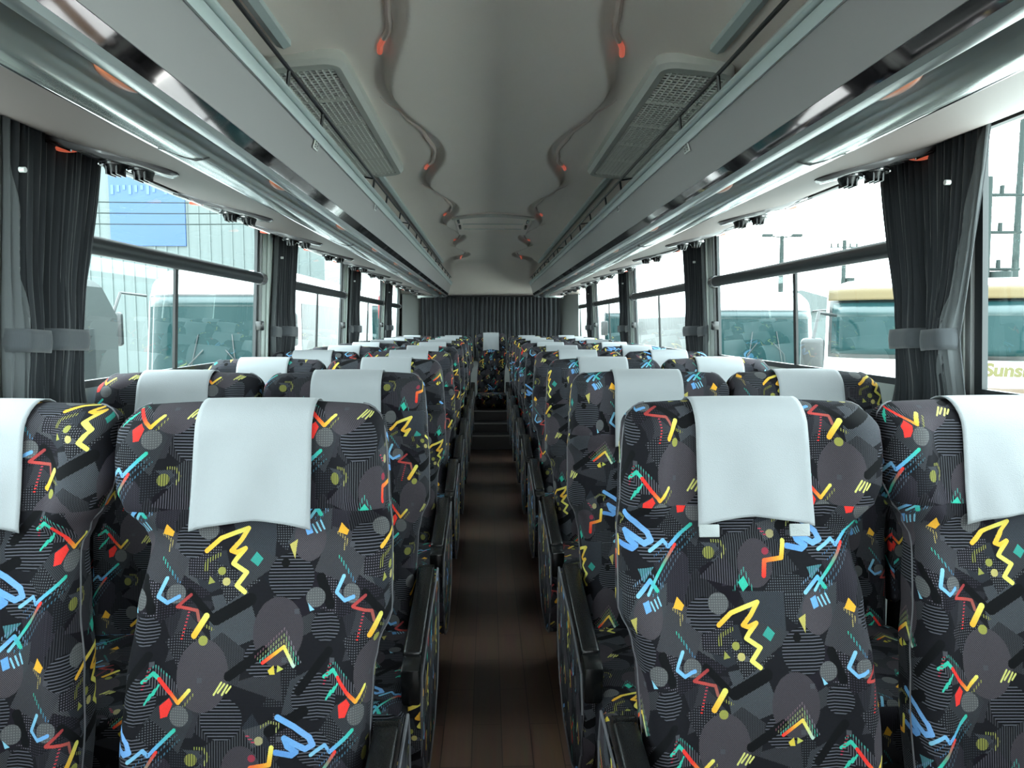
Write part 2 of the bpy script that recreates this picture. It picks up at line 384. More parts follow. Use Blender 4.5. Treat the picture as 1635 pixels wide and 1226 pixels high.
# steps at the rear of the aisle
for i, (y0, z1) in enumerate([(7.40, 0.145), (7.66, 0.235), (7.92, 0.335)]):
    t = empty('floor_step', (0, y0, 0), ['lowest black step at the rear end of the aisle', 'middle black step at the rear end of the aisle', 'topmost black step before the rear middle seat'][i], 'step', 'steps at the end of the aisle', 'structure')
    bm = nb(); box(bm, -0.245, 0.245, 0, (Y_END - y0) if i == 2 else 0.26, 0.0 , z1 - 0.004, 0.003, 1); link('tread', bm, 'stepdark', t, False)
    bm = nb(); box(bm, -0.245, 0.245, -0.006, 0.022, z1 - 0.012, z1 + 0.002, 0.002, 1); link('nosing', bm, 'stepnose', t, False)

# ------------------------------------------------------------------ ceiling with the wavy centre panel
def ceil_z(x, y):
    ax = abs(x)
    z = interp([(0, 0.748), (0.40, 0.735), (0.62, 0.705), (0.86, 0.665), (1.05, 0.60), (1.16, 0.50)], ax)
    e = 0.282 + 0.060 * math.cos(2 * PI * (y - 2.38) / 1.50)
    if y > 7.9: e = e + (y - 7.9) * 0.25
    s = min(1, max(0, (e - ax) / 0.026 + 0.5)); s = s * s * (3 - 2 * s)
    z -= 0.030 * s
    if y > 8.25:
        t = min(1, (y - 8.25) / (Y_END - 8.25)); z += (0.345 - z) * (t ** 2.1)
    return rz(z)
bm = nb()
xs = sorted(set([round(i * 0.0058, 4) for i in range(-69, 70)] + [round(k * (0.4002 + i * 0.0385), 4) for i in range(1, 21) for k in (-1, 1)])); ys = [Y_FRONT + i * 0.04 for i in range(int((Y_END - Y_FRONT) / 0.04) + 2)]
ys[-1] = Y_END + 0.02
grid = [[bm.verts.new((x, y, ceil_z(x, y))) for x in xs] for y in ys]
for j in range(len(ys) - 1):
    for i in range(len(xs) - 1): bm.faces.new((grid[j][i], grid[j][i + 1], grid[j + 1][i + 1], grid[j + 1][i]))
o = link('ceiling', bm, 'ceiling', recalc=False); tag(o, 'grey moulded ceiling with a raised wavy centre panel', kind='structure')
sm = o.modifiers.new('thick', 'SOLIDIFY'); sm.thickness = 0.03; sm.offset = 1.0

# wavy lamp strips beside the centre panel
def strip_x(y, k): # y measured in one period starting at 2.4
    return interp([(0.0, 0.385), (0.20, 0.335), (0.45, 0.285), (0.72, 0.262), (0.90, 0.278), (1.10, 0.330)], y)
for side in (-1, 1):
    for k in range(-1, 5):
        y0 = 2.48 + 1.50 * k
        if y0 + 1.1 > 8.6: continue
        ordn = ['nearest', 'second', 'third', 'fourth', 'fifth', 'sixth'][k + 1]
        sd = 'left' if side < 0 else 'right'
        t = empty('ceiling_light_strip', (side * 0.3, y0 + 0.5, rz(0.72)), f'{ordn} curved light strip along the {sd} edge of the ceiling panel', 'light strip', 'curved light strips in the ceiling')
        pts = []
        for q in range(23):
            yy_ = q / 22 * 1.10; x = side * strip_x(yy_, k)
            pts.append((x - side * 0.3, yy_ - 0.5, ceil_z(x, y0 + yy_) - 0.001 - rz(0.72)))
        rad = [0.0015 + 0.0075 * min(1, q / 9) for q in range(23)]
        bm = nb(); tube(bm, pts[:21], 0.008, 8, rad=rad[:21]); link('lamp_tube', bm, 'ledpink', t)
        bm = nb(); tube(bm, pts[20:], 0.008, 8); link('lamp_end', bm, 'ledred', t, label='glowing red end of the strip')

# long ceiling moulding beside the racks
n_ = 0
for side in (-1, 1):
    for (a, b) in ((-2.4, 1.95), (3.56, 8.6)):
        n_ += 1
        bm = nb(); z = rz(0.705)
        extrude_profile(bm, [(side * 0.535, z + .02), (side * 0.535, z - 0.004), (side * 0.553, z - 0.012), (side * 0.571, z - 0.006), (side * 0.571, z + .02)], [a, b])
        tag(link(f'trim_{n_}', bm, 'racklip'), f'pale moulding on the {"left" if side < 0 else "right"} side of the ceiling, {"in front of" if a < 0 else "behind"} the air grille', kind='structure')

# air return grilles
for side in (-1, 1):
    t = empty('ceiling_air_grille', (side * 0.52, 2.79, rz(0.71)), f'grey perforated air grille in the {"left" if side < 0 else "right"} side of the ceiling above the rack', 'air grille', 'ceiling air grilles')
    L2 = 0.755
    def gp(x, y, z): return (side * (x - 0.52), y, z + (-0.10) * (x - 0.52))
    # frame : rounded outline
    def outline(x0, x1, y0, y1, r, n=6):
        pts = []
        for (cx, cy, a0) in ((x1 - r, y0 + r, -90), (x1 - r, y1 - r, 0), (x0 + r, y1 - r, 90), (x0 + r, y0 + r, 180)):
            for k in range(n + 1):
                a = R(a0 + 90 * k / n); pts.append((cx + r * math.cos(a), cy + r * math.sin(a)))
        return pts
    o1 = outline(0.425, 0.645, -L2, L2, 0.06); o2 = outline(0.438, 0.640, -L2 + 0.012, L2 - 0.012, 0.05); o3 = outline(0.458, 0.628, -L2 + 0.06, L2 - 0.05, 0.012)
    bm = nb(); rows = []
    for (ol, z) in ((o1, 0.02), (o1, -0.012), (o2, -0.024), (o3, -0.022), (o3, 0.0)): rows.append([bm.verts.new(gp(x, y, z)) for x, y in ol])
    for a_, b_ in zip(rows, rows[1:]):
        for k in range(len(o1)): bm.faces.new((a_[k], a_[(k + 1) % len(o1)], b_[(k + 1) % len(o1)], b_[k]))
    link('grille_frame', bm, 'grille', t)
    bm = nb(); vs = [bm.verts.new(gp(x, y, -0.004)) for x, y in o3]; bm.faces.new(vs); link('dark_backing', bm, 'grilleback', t, False)
    bm = nb(); nxs = 10
    for i in range(1, nxs):
        x = 0.458 + 0.170 * i / nxs
        a = gp(x, -L2 + 0.06, -0.017); tube(bm, [a, gp(x, L2 - 0.05, -0.017)], 0.0036, 4)
    ny = 62
    for j in range(1, ny):
        y = -L2 + 0.06 + (2 * L2 - 0.11) * j / ny; tube(bm, [gp(0.458, y, -0.0165), gp(0.628, y, -0.0165)], 0.0040 if j % 12 else 0.007, 4)
    link('grille_lattice', bm, 'grille', t, False)

# roof hatch
t = empty('ceiling_hatch', (0, 5.3, rz(0.715)), 'pale grey roof hatch panel with an arched front edge in the middle of the ceiling', 'roof hatch')
bm = nb(); ol = [(-0.27, 0.62), (-0.27, -0.30)] + [(-0.27 + 0.54 * k / 12, -0.30 - 0.16 * math.sin(PI * k / 12)) for k in range(1, 12)] + [(0.27, -0.30), (0.27, 0.62)]
prism(bm, ol, -0.014, 0.02); o = link('hatch_panel', bm, 'ceiling', t, False); bv = o.modifiers.new('b', 'BEVEL'); bv.width = 0.012; bv.segments = 3
bm = nb(); tube(bm, [(x, y, -0.016) for x, y in ol[1:-1]], 0.012, 6); link('hatch_rim', bm, 'grille', t)
for y in (-0.05, 0.22):
    bm = nb(); box(bm, -0.21, 0.21, y, y + 0.012, -0.020, -0.010); link('hatch_rib', bm, 'grille', t, False)
for x in (-0.235, 0.235):
    for y in (-0.28, 0.02):
        bm = nb(); box(bm, x - 0.008, x + 0.008, y, y + 0.13, -0.03, -0.012, 0.003); link('hatch_latch', bm, 'blackplastic', t, label='dark latch slot')

# ------------------------------------------------------------------ side walls (pillars between windows) and windows
FR_L = [-2.49, -0.47, 1.55, 3.57, 5.59, 7.61]      # far glass edge of each window, left side
FR_R = [-2.34, -0.32, 1.75, 3.76, 5.85, 7.92]
def wx(z): return WALLX - 0.05 * max(0, (z - SILL)) / (TOPZ - SILL) * 0.6  # slight lean-in
def wall(side, fr, name):
    bm = nb(); s = side
    def wb(y0, y1, z0, z1, d0=0.0, d1=0.06):
        vs = []
        for (y, z) in ((y0, z0), (y1, z0), (y1, z1), (y0, z1)):
            vs.append((bm.verts.new((s * (wx(z) + d0), y, z)), bm.verts.new((s * (wx(z) + d1), y, z))))
        a = [v[0] for v in vs]; b = [v[1] for v in vs]
        bm.faces.new(a); bm.faces.new(b[::-1])
        for k in range(4): bm.faces.new((a[k], a[(k + 1) % 4], b[(k + 1) % 4], b[k]))
    wb(Y_FRONT, Y_END, -0.05, SILL)
    wb(Y_FRONT, Y_END, TOPZ, rz(0.62))
    for f in fr: wb(f + 0.02, f + 0.30, SILL, TOPZ, -0.012, 0.018)
    wb(fr[-1] + 1.50, Y_END, SILL, TOPZ)
    o = link(name, bm, 'wallpanel', smooth=False)
    tag(o, f'pale grey-green panel wall with window pillars on the {"left" if s < 0 else "right"}', kind='structure')
    return o
wall(-1, FR_L, 'wall_left'); wall(1, FR_R, 'wall_right')
wn = 0
def window(side, y0, y1, split, desc, transom=True):
    global wn; wn += 1
    t = empty(f'window_{wn}', (0, 0, 0), desc, kind='structure')
    def q(bm, ya, yb, za, zb, d0, d1):
        vs = []
        for (y, z) in ((ya, za), (yb, za), (yb, zb), (ya, zb)): vs.append((bm.verts.new((side * (wx(z) + d0), y, z)), bm.verts.new((side * (wx(z) + d1), y, z))))
        a = [v[0] for v in vs]; b = [v[1] for v in vs]
        bm.faces.new(a); bm.faces.new(b[::-1])
        for k in range(4): bm.faces.new((a[k], a[(k + 1) % 4], b[(k + 1) % 4], b[k]))
    bm = nb(); e = 0.028
    q(bm, y0, y0 + e, SILL, TOPZ, 0.002, 0.016); q(bm, y1 - e, y1, SILL, TOPZ, 0.002, 0.016)
    q(bm, y0 + e, y1 - e, SILL, SILL + 0.020, 0.0, 0.016); q(bm, y0 + e, y1 - e, TOPZ - 0.012, TOPZ, 0.0, 0.016)
    link('window_frame', bm, 'winframe', t, False)
    bm = nb(); q(bm, y1, y1 + 0.022, SILL, TOPZ, -0.008, 0.02); link('gasket', bm, 'gasket', t, False)
    bm = nb()
    xm = wx(TR0); n = 10
    pr = [(side * (xm - 0.012 + 0.022 * math.cos(a)), (TR0 + TR1) / 2 + (TR1 - TR0) / 2 * math.sin(a)) for a in [2 * PI * k / n for k in range(n)]]
    if transom: extrude_profile(bm, pr, [y0 + 0.004, y1 - 0.004]); link('transom', bm, 'winframe', t)
    else: bm.free(); split = None
    bm = nb()
    if transom: extrude_profile(bm, [(side * (xm - 0.012 + 0.026 * math.cos(a)), (TR0 + TR1) / 2 + 0.03 * math.sin(a)) for a in [2 * PI * k / n for k in range(n)]], [y1 - 0.04, y1 + 0.018]); link('transom_end', bm, 'smokeplate', t)
    else: bm.free()
    if split:
        bm = nb(); q(bm, split - 0.012, split + 0.012, SILL + 0.02, TR0 + 0.01, 0.003, 0.012); link('sash_bar', bm, 'rubber', t, False)
        bm = nb(); box(bm, side * (wx(1.25)) - 0.035 * (side > 0) , side * (wx(1.25)) + 0.035 * (side < 0), y1 - 0.045, y1 - 0.015, rz(-0.03), rz(0.015), 0.006)
        link('latch', bm, 'blackplastic', t)
    for nm, (a, b) in ((('upper_pane', (TR1 - 0.01, TOPZ - 0.012)), ('lower_pane', (SILL + 0.02, TR0 + 0.01))) if transom else (('pane', (SILL + 0.02, TOPZ - 0.012)),)):
        bm = nb(); vs = [bm.verts.new((side * (wx(z) + 0.010), y, z)) for (y, z) in ((y0 + e, a), (y1 - e, a), (y1 - e, b), (y0 + e, b))]; bm.faces.new(vs)
        link(nm, bm, 'glass', t, False)
    return t
ORD = ['first', 'second', 'third', 'fourth', 'fifth', 'sixth', 'seventh', 'eighth', 'ninth', 'tenth']
for side, fr in ((-1, FR_L), (1, FR_R)):
    sd = 'left' if side < 0 else 'right'
    for i, f in enumerate(fr[:-1]):
        y0, y1 = f + 0.30, fr[i + 1]
        sp = {(-1, 2): 2.65, (1, 2): 2.80}.get((side, i), y0 + (y1 - y0) * 0.55)
        window(side, y0, y1, sp, f'{sd} side window with dark transom, {["behind the viewer", "beside the viewer", "nearest full", "second full", "third full"][i]} window', transom=i > 1)
    window(side, fr[-1] + 0.30, fr[-1] + 1.48, None, f'{sd} side window beside the last row of seats')
    for i, f in enumerate(fr[2:]):   # seam covers on the pillars
        bm = nb(); xm = wx(1.4) - 0.014
        tube(bm, [(side * (wx(SILL) - 0.018), f + 0.075, SILL), (side * (wx(TOPZ) - 0.018), f + 0.075, TOPZ)], 0.008, 6)
        tag(link('pillar_trim_strip', bm, 'wallpanel'), f'pale trim strip on the {ORD[i]} {sd} window pillar', 'trim strip', 'pillar trim strips')

# ------------------------------------------------------------------ rear wall and curtain
bm = nb(); box(bm, -1.2, 1.2, Y_END, Y_END + 0.06, -0.05, rz(0.70))
tag(link('wall_rear', bm, 'greywall', smooth=False), 'grey rear wall at the end of the bus', kind='structure')
for s in (-1, 1):
    bm = nb(); pr = [(s * 1.17, 0), (s * 1.10, -0.34), (s * 1.00, -0.20), (s * 0.93, -0.08), (s * 0.90, 0)]
    a = [bm.verts.new((x, Y_END + y, 0.4)) for x, y in pr]; b = [bm.verts.new((x * 0.985, Y_END + y, rz(0.37))) for x, y in pr]
    for k in range(len(pr) - 1): bm.faces.new((a[k], a[k + 1], b[k + 1], b[k]))
    bm.faces.new(b); bm.faces.new(a[::-1])
    tag(link('trim_%d' % (5 if s < 0 else 6), bm, 'greywall'), f'curved grey corner panel at the {"left" if s < 0 else "right"} of the rear curtain', kind='structure')
t = empty('rear_curtain', (0, Y_END - 0.09, rz(0.35)), 'wide dark pleated curtain drawn across the rear window', 'curtain')
bm = nb(); nx, nz = 420, 10; rows = []
for j in range(nz + 1):
    z = -0.78 * j / nz; rows.append([])
    for i in range(nx + 1):
        u = i / nx; x = -0.88 + 1.76 * u; ph = u * 2 * PI * 34 + 1.3 * math.sin(u * 23) + 0.25 * math.sin(j * 0.7 + u * 9)
        rows[-1].append(bm.verts.new((x, 0.020 * math.sin(ph) + 0.006 * math.sin(ph * 0.37 + 1), z)))
for j in range(nz):
    for i in range(nx): bm.faces.new((rows[j][i], rows[j][i + 1], rows[j + 1][i + 1], rows[j + 1][i]))
link('cloth', bm, 'curtain', t)
bm = nb(); tube(bm, [(-0.90, -0.03, 0.0), (0.90, -0.03, 0.0)], 0.010, 8); link('curtain_rail', bm, 'blackrail', t)
for i in (-1, 1):
    bm = nb(); box(bm, i * 0.90 - 0.02, i * 0.90 + 0.02, -0.05, 0.0, -0.03, 0.025, 0.006); link('rail_bracket', bm, 'labelwhite' if i < 0 else 'blackplastic', t)

# ------------------------------------------------------------------ luggage racks
def rack(side):
    sd = 'left' if side < 0 else 'right'
    t = empty('luggage_rack', (side * 0.8, 0, rz(0.4)), f'long grey overhead luggage rack above the {sd} row of windows', 'luggage rack', 'overhead luggage racks')
    ox, oz = 0.8, rz(0.4)
    Y0, Y1 = Y_FRONT + 0.3, 8.85
    ys = [Y0 + (Y1 - Y0) * i / 24 for i in range(25)]
    endr = [(0.0, 0.0), (0.10, 0.02), (0.18, 0.06), (0.24, 0.12), (0.28, 0.20), (0.30, 0.32)]
    ya = ys + [Y1 + a for a, b in endr[1:]]
    def xf(x, y, z):
        sh = 0
        if y > Y1:
            sh = interp([(a, b) for a, b in endr], y - Y1); x = x + sh * max(0, (1.12 - x) / 0.66)
        return (side * (x - ox), y, rz(z) - oz)
    def sweep(nm, prof, mt, closed=True, label=None, ylist=None, sm=True):
        b = nb(); extrude_profile(b, prof, ylist or ya, closed, xf); return link(nm, b, mt, t, sm, label)
    # front fascia (grey), rounded lip above it, mirror strip, alu rail, lamp channel, tube, soffit
    sweep('fascia', [(.474, .462), (.481, .438), (.489, .410), (.5005, .363), (.511, .362), (.53, .39), (.50, .47)], 'rackpanel')
    sweep('lip', [(.4625, .4805), (.4585, .477), (.459, .468), (.466, .458), (.474, .461), (.49, .47), (.50, .482)], 'racklip')
    sweep('lip_cap', [(.4635, .4830), (.4560, .4835), (.4520, .487), (.4520, .4925), (.4560, .4965), (.475, .497), (.500, .490)], 'racklip')
    sweep('mirror_strip', [(.5015, .3625), (.5125, .3385), (.5170, .339), (.5100, .364)], 'mirror', label='dark reflecting strip under the fascia', sm=False)
    sweep('aluminium_rail', [(.5128, .3385), (.5155, .3285), (.5300, .3260), (.5380, .3290), (.5380, .3380), (.524, .346)], 'alu')
    sweep('lamp_channel', [(.5380, .3295), (.5430, .3440), (.5530, .3500), (.5680, .3460), (.5790, .3340), (.5820, .348), (.565, .358), (.540, .358)], 'tube')
    sweep('light_tube_cover', [(.5790, .3345), (.5860, .3280), (.5970, .3235), (.6120, .3220), (.6300, .3255), (.6480, .3310), (.6620, .3370), (.664, .3385), (.6720, .3400), (.6840, .3440), (.685, .36), (.6, .36)], 'tube')
    sweep('bright_bead', [(.6840 + .006 * math.cos(a), .3465 + .004 * math.sin(a)) for a in [2 * PI * k / 8 for k in range(8)]], 'chrome')
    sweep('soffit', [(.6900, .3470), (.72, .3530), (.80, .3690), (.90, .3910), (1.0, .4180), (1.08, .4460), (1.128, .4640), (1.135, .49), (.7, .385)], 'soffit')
    sweep('shelf', [(.470, .487), (.50, .478), (1.10, .500), (1.10, .478), (.53, .440), (.50, .462)], 'rackin')
    # black guard rail and posts
    b = nb(); tube(b, [xf(.4560, y, .535) for y in (Y0, 1.0, 4.0, 8.6)] , 0.0045, 8); rl = link('guard_rail', b, 'blackrail', t)
    posts = [-1.2, -0.3, 0.55, 1.05, 1.62, 1.94, 2.80, 3.15, 3.62, 4.02, 4.45, 4.75, 5.30, 5.60, 6.1, 6.5, 7.0, 7.4, 7.9, 8.3]
    for i, y in enumerate(posts):
        b = nb(); tube(b, [xf(.4560, y, .535), xf(.466, y + 0.015, .490)], 0.0042, 6)
        if i % 3 == 0: tube(b, [xf(.4560, y, .535), xf(.60, y + 0.005, .56)], 0.003, 6)
        link('rail_post', b, 'blackrail', rl)
    # orange courtesy lamps in the channel
    lamp_y = [0.30, 1.05, 1.83, 2.62, 3.41, 4.2, 5.0, 5.8, 6.6, 7.4, 8.2]
    lamp_y = [1.09 + 0.80 * k for k in range(-1, 10)]
    for i, y in enumerate(lamp_y):
        b = nb(); g = bmesh.new(); bmesh.ops.create_uvsphere(g, u_segments=16, v_segments=8, radius=1)
        c = xf(.5580, y, .3450)
        for v in g.verts: v.co = Vector((c[0] + v.co.x * 0.016, c[1] + v.co.y * 0.060, c[2] + v.co.z * 0.010))
        merge(b, g); link('courtesy_lamp', b, 'orangelamp', t, label='glowing orange lamp')
    # seam joints across the tube
    for i, y in enumerate([0.35, 1.5, 3.1, 4.7, 6.3, 7.9]):
        b = nb(); extrude_profile(b, [(.585, .3245), (.612, .3190), (.640, .3265), (.664, .3370), (.690, .3440), (.689, .3452), (.612, .3215), (.585, .327)], [y, y + 0.004], True, xf); link('tube_joint', b, 'rubber', t, False)
    return t
RACK = {s: rack(s) for s in (-1, 1)}
# duct covers inside the racks over the viewer
for s in (-1, 1):
    bm = nb(); n = 14; prev = None
    pts = [(0.62 + 0.34 * k / n, 1.42 - 0.28 * math.sin(PI * k / n) ** 0.6) for k in range(n + 1)] + [(0.96, 1.9), (0.62, 1.9)]
    prism(bm, [(s * x, y) for x, y in pts], rz(0.495), rz(0.665)); o = link('roof_duct_cover', bm, 'duct')
    tag(o, f'rounded grey duct cover inside the {"left" if s < 0 else "right"} luggage rack, nearest the viewer', 'duct cover', 'duct covers in the racks')
# small seat number plates on the rack lips
def plate(side, y, idx):
    sd = 'left' if side < 0 else 'right'
    x, z = side * 0.4725, rz(0.4520)
    t = empty('seat_number_plate', (x, y, z), f'{["first", "second"][idx]} small white plate from the viewer on the {sd} rack lip', 'number plate', 'seat number plates')
    tilt = math.atan2(0.0215, 0.008)
    M = Matrix.Rotation(side * R(-17), 4, 'Y')
    bm = nb(); box(bm, -0.0012, 0.0012, -0.022, 0.022, -0.012, 0.012, mtx=M); link('plate_body', bm, 'labelwhite', t, False)
    bm = nb(); d = -side * 0.0016
    def m_(y0, y1, z0, z1): box(bm, d - 0.0004, d + 0.0004, y0, y1, z0, z1, mtx=M)
    for (a, b) in ((-0.016, -0.004), (0.004, 0.016)):
        m_(a, a + .002, -.008, .008); m_(b - .002, b, -.008, .008); m_(a, b, .006, .008); m_(a, b, -.008, -.006); m_(a, b, -.001, .001)
    link('plate_marks', bm, 'labelink', t, False)
for s in (-1, 1):
    plate(s, 1.93, 0); plate(s, 2.93, 1)

# ------------------------------------------------------------------ overhead service panels (one over each seat pair)
def sof_z(x): return interp([(.69, .347), (.80, .369), (.90, .391), (1.0, .418), (1.08, .446), (1.128, .464)], x)
svc_src = {}
def service_panel(side, y, label):
    grp = 'overhead service panels'
    if side in svc_src:
        src = svc_src[side]; r = src.copy(); C.objects.link(r); r.location = (side * 0.96, y, rz(sof_z(0.96))); r['label'] = label
        for ch in list(src.children):
            c = ch.copy(); C.objects.link(c); c.parent = r
            for g in ch.children:
                d = g.copy(); C.objects.link(d); d.parent = c
        return r
    t = empty('overhead_service_panel', (side * 0.96, y, rz(sof_z(0.96))), label, 'service panel', grp); svc_src[side] = t
    def P(x, yy, dz): return (side * (x - 0.96), yy, sof_z(x) - sof_z(0.96) + dz)
    # almond plate long across the bus
    n = 28; bm = nb(); rings = []
    for (sc_, dz) in ((1.0, 0.004), (1.0, -0.004), (0.93, -0.011), (0.78, -0.013)):
        ring = []
        for k in range(n):
            a = 2 * PI * k / n; ca, sa = math.cos(a), math.sin(a)
            x = 0.96 + 0.165 * sc_ * (abs(ca) ** 1.1) * (1 if ca > 0 else -1); yy = 0.082 * sc_ * (abs(sa) ** 0.9) * (1 if sa > 0 else -1) * (1 - 0.25 * ca)
            ring.append(bm.verts.new(P(min(x, 1.122), yy, dz)))
        rings.append(ring)
    for a_, b_ in zip(rings, rings[1:]):
        for k in range(n): bm.faces.new((a_[k], a_[(k + 1) % n], b_[(k + 1) % n], b_[k]))
    bm.faces.new(rings[-1]); link('panel_plate', bm, 'smokeplate', t)
    for i, (vx, vy) in enumerate(((0.875, 0.0), (0.935, -0.012))):
        bm = nb(); c = P(vx, vy, -0.014); cyl(bm, c, 0.034, 0.012, seg=24, r2=0.036); v = link('air_vent', bm, 'blackplastic', t)
        bm = nb(); cyl(bm, (c[0], c[1], c[2] - 0.012), 0.020, 0.020, seg=20, r2=0.028)
        for k in (-1, 0, 1): box(bm, c[0] + k * 0.012 - 0.002, c[0] + k * 0.012 + 0.002, c[1] - 0.022, c[1] + 0.022, c[2] - 0.028, c[2] - 0.006)
        link('vent_nozzle', bm, 'blackplastic', v)
        bm = nb(); tube(bm, [(c[0] + 0.037 * math.cos(a), c[1] + 0.037 * math.sin(a), c[2] - 0.001) for a in [2 * PI * k / 20 for k in range(21)]], 0.002, 5); link('vent_ring', bm, 'chrome', v)
    bm = nb(); g = bmesh.new(); bmesh.ops.create_uvsphere(g, u_segments=12, v_segments=8, radius=1); c = P(1.045, -0.015, -0.016)
    for v in g.verts: v.co = Vector((c[0] + v.co.x * 0.030, c[1] + v.co.y * 0.018, c[2] + v.co.z * 0.008))
    merge(bm, g); link('call_button', bm, 'callred', t, label='orange-red call button')
    bm = nb(); tube(bm, [P(1.02, -0.045, -0.014), P(1.115, -0.045, -0.016)], 0.004, 6); link('lamp_bar', bm, 'chrome', t)
    return t
for side in (-1, 1):
    sd = 'left' if side < 0 else 'right'
    for k in range(10):
        service_panel(side, (1.86 if side < 0 else 1.88) + 0.80 * k, f'dark oval vent and call button panel, {ORD[k]} from the viewer on the {sd} soffit')

# ------------------------------------------------------------------ side curtains
def curtain(side, y0t, y1t, y0m, y1m, y0b, y1b, label, light=False, depth=0.05, seed=0, band=True, tz=rz(-0.035)):
    rnd = random.Random(seed)
    t = empty('window_curtain', (side * (WALLX - 0.05), (y0t + y1t) / 2, SILL), label, 'curtain', 'tied window curtains')
    ox, oy, oz = side * (WALLX - 0.05), (y0t + y1t) / 2, SILL
    zt = TOPZ - 0.004; zb = SILL - 0.12; nz = 34; nf = max(5, int((y1t - y0t) / 0.017)); nx = nf * 8
    tab0 = [(zb, y0b), (tz, y0m), (zt, y0t)]; tab1 = [(zb, y1b), (tz, y1m), (zt, y1t)]
    jit = [rnd.uniform(-1, 1) for _ in range(12)]
    def lerp(tab, z):
        (a, va), (b, vb), (c, vc) = tab
        if z < b:
            q = (z - a) / (b - a); return va + (vb - va) * q ** 0.8
        q = (c - z) / (c - b); return vc + (vb - vc) * (q ** 1.3)
    def surf(u, z, off=0):
        ya, yb = lerp(tab0, z), lerp(tab1, z)
        k = math.exp(-((z - tz) / 0.10) ** 2)
        amp = 0.010 * (1 - 0.35 * k)
        ph = u * nf * 2 * PI + 0.9 * math.sin(u * 7 + jit[0] * 3) + 0.5 * math.sin(z * 5 + jit[1] * 4)
        bulge = (depth - 0.010) * (1 - (2 * u - 1) ** 4) * (0.55 + 0.45 * k)
        x = wx(z) - 0.024 - bulge - amp * math.sin(ph) * (0.6 + 0.4 * math.sin(u * 13 + jit[2] * 5)) - off
        return Vector((side * x - ox, ya + (yb - ya) * u - oy + 0.003 * math.sin(ph * 0.5 + z * 9), z - oz))
    bm = nb(); rows = []
    for j in range(nz + 1):
        z = zt + (zb - zt) * j / nz; rows.append([bm.verts.new(surf(i / nx, z)) for i in range(nx + 1)])
    for j in range(nz):
        for i in range(nx): bm.faces.new((rows[j][i], rows[j][i + 1], rows[j + 1][i + 1], rows[j + 1][i]))
    o = link('cloth', bm, 'curtain', t); so = o.modifiers.new('thick', 'SOLIDIFY'); so.thickness = 0.0015
    if light:   # the pale turned-back hem
        bm = nb(); rows = []
        for j in range(nz + 1):
            z = zt + (zb - zt) * j / nz; hw = 0.05 + 0.30 * min(1, max(0, (zt - z) / (zt - zb)) * 1.3)
            rows.append([bm.verts.new(surf(u_ * hw, z, 0.003) + Vector((-side * 0.002, -0.004 * (1 - u_), 0))) for u_ in [i / 12 for i in range(13)]])
        for j in range(nz):
            for i in range(12): bm.faces.new((rows[j][i], rows[j][i + 1], rows[j + 1][i + 1], rows[j + 1][i]))
        o = link('hem', bm, 'curtainlight', t, label='paler grey hem'); so = o.modifiers.new('thick', 'SOLIDIFY'); so.thickness = 0.0015
    if band:
        bm = nb(); rows = []
        for j in range(5):
            z = tz - 0.026 + 0.052 * j / 4; ya, yb = lerp(tab0, tz), lerp(tab1, tz); row = []
            for i in range(25):
                u = i / 24; bul = depth * (1 - (2 * u - 1) ** 6) + 0.012
                row.append(bm.verts.new((side * (wx(z) - 0.016 - bul - 0.003 * math.sin(PI * j / 4)) - ox, ya - 0.004 + (yb - ya + 0.008) * u - oy, z - oz - 0.008 * u)))
            rows.append(row)
        for j in range(4):
            for i in range(24): bm.faces.new((rows[j][i], rows[j][i + 1], rows[j + 1][i + 1], rows[j + 1][i]))
        o = link('tie_band', bm, 'tieband', t); so = o.modifiers.new('thick', 'SOLIDIFY'); so.thickness = 0.003; so.offset = 0
    return t
for side, fr in ((-1, FR_L), (1, FR_R)):
    sd = 'left' if side < 0 else 'right'
    for i, f in enumerate(fr[2:]):
        a = f + (0.13 if side < 0 else -0.03)
        sfx = f'at the {ORD[i]} {sd} pillar from the viewer'
        if i == 0 and side < 0:
            curtain(side, 1.67, 1.82, 1.665, 1.79, 1.67, 1.86, 'dark curtain with pale hem on the near side of the first left pillar', True, 0.045, 3)
            curtain(side, 1.81, 2.08, 1.78, 1.955, 1.79, 2.03, 'dark tied curtain on the far side of the first left pillar', False, 0.05, 4)
        elif i == 0:
            curtain(side, 1.655, 1.915, 1.76, 1.865, 1.71, 1.92, 'dark curtain with pale hem on the near side of the first right pillar', True, 0.045, 5)
            curtain(side, 1.90, 2.125, 1.87, 2.01, 1.85, 2.08, 'dark tied curtain on the far side of the first right pillar', False, 0.05, 6)
        elif side < 0:
            curtain(side, f + 0.30, f + 0.55, f + 0.26, f + 0.48, f + 0.28, f + 0.54, f'dark tied curtain on the far side of the {ORD[i]} left pillar', False, 0.05, 10 + i)
            curtain(side, f + 0.17, f + 0.285, f + 0.12, f + 0.25, f + 0.14, f + 0.27, f'grey curtain edge on the near side of the {ORD[i]} left pillar', True, 0.02, 20 + i)
        else:
            curtain(side, f + 0.22, f + 0.47, f + 0.20, f + 0.40, f + 0.21, f + 0.46, f'dark tied curtain on the far side of the {ORD[i]} right pillar', False, 0.05, 10 + i)
            curtain(side, f + 0.10, f + 0.215, f + 0.07, f + 0.195, f + 0.08, f + 0.20, f'grey curtain edge on the near side of the {ORD[i]} right pillar', True, 0.02, 20 + i)
        bm = nb(); cyl(bm, (side * (wx(1.62) - (0.080 if i == 0 else 0.052)), f + 0.19 if i else (1.65 if side < 0 else 1.725), rz(0.33)), 0.006, 0.012, 'X', 14)
        tag(link('curtain_button', bm, 'labelwhite'), f'small white curtain stud on the {ORD[i]} {sd} pillar', 'stud', 'white curtain studs')

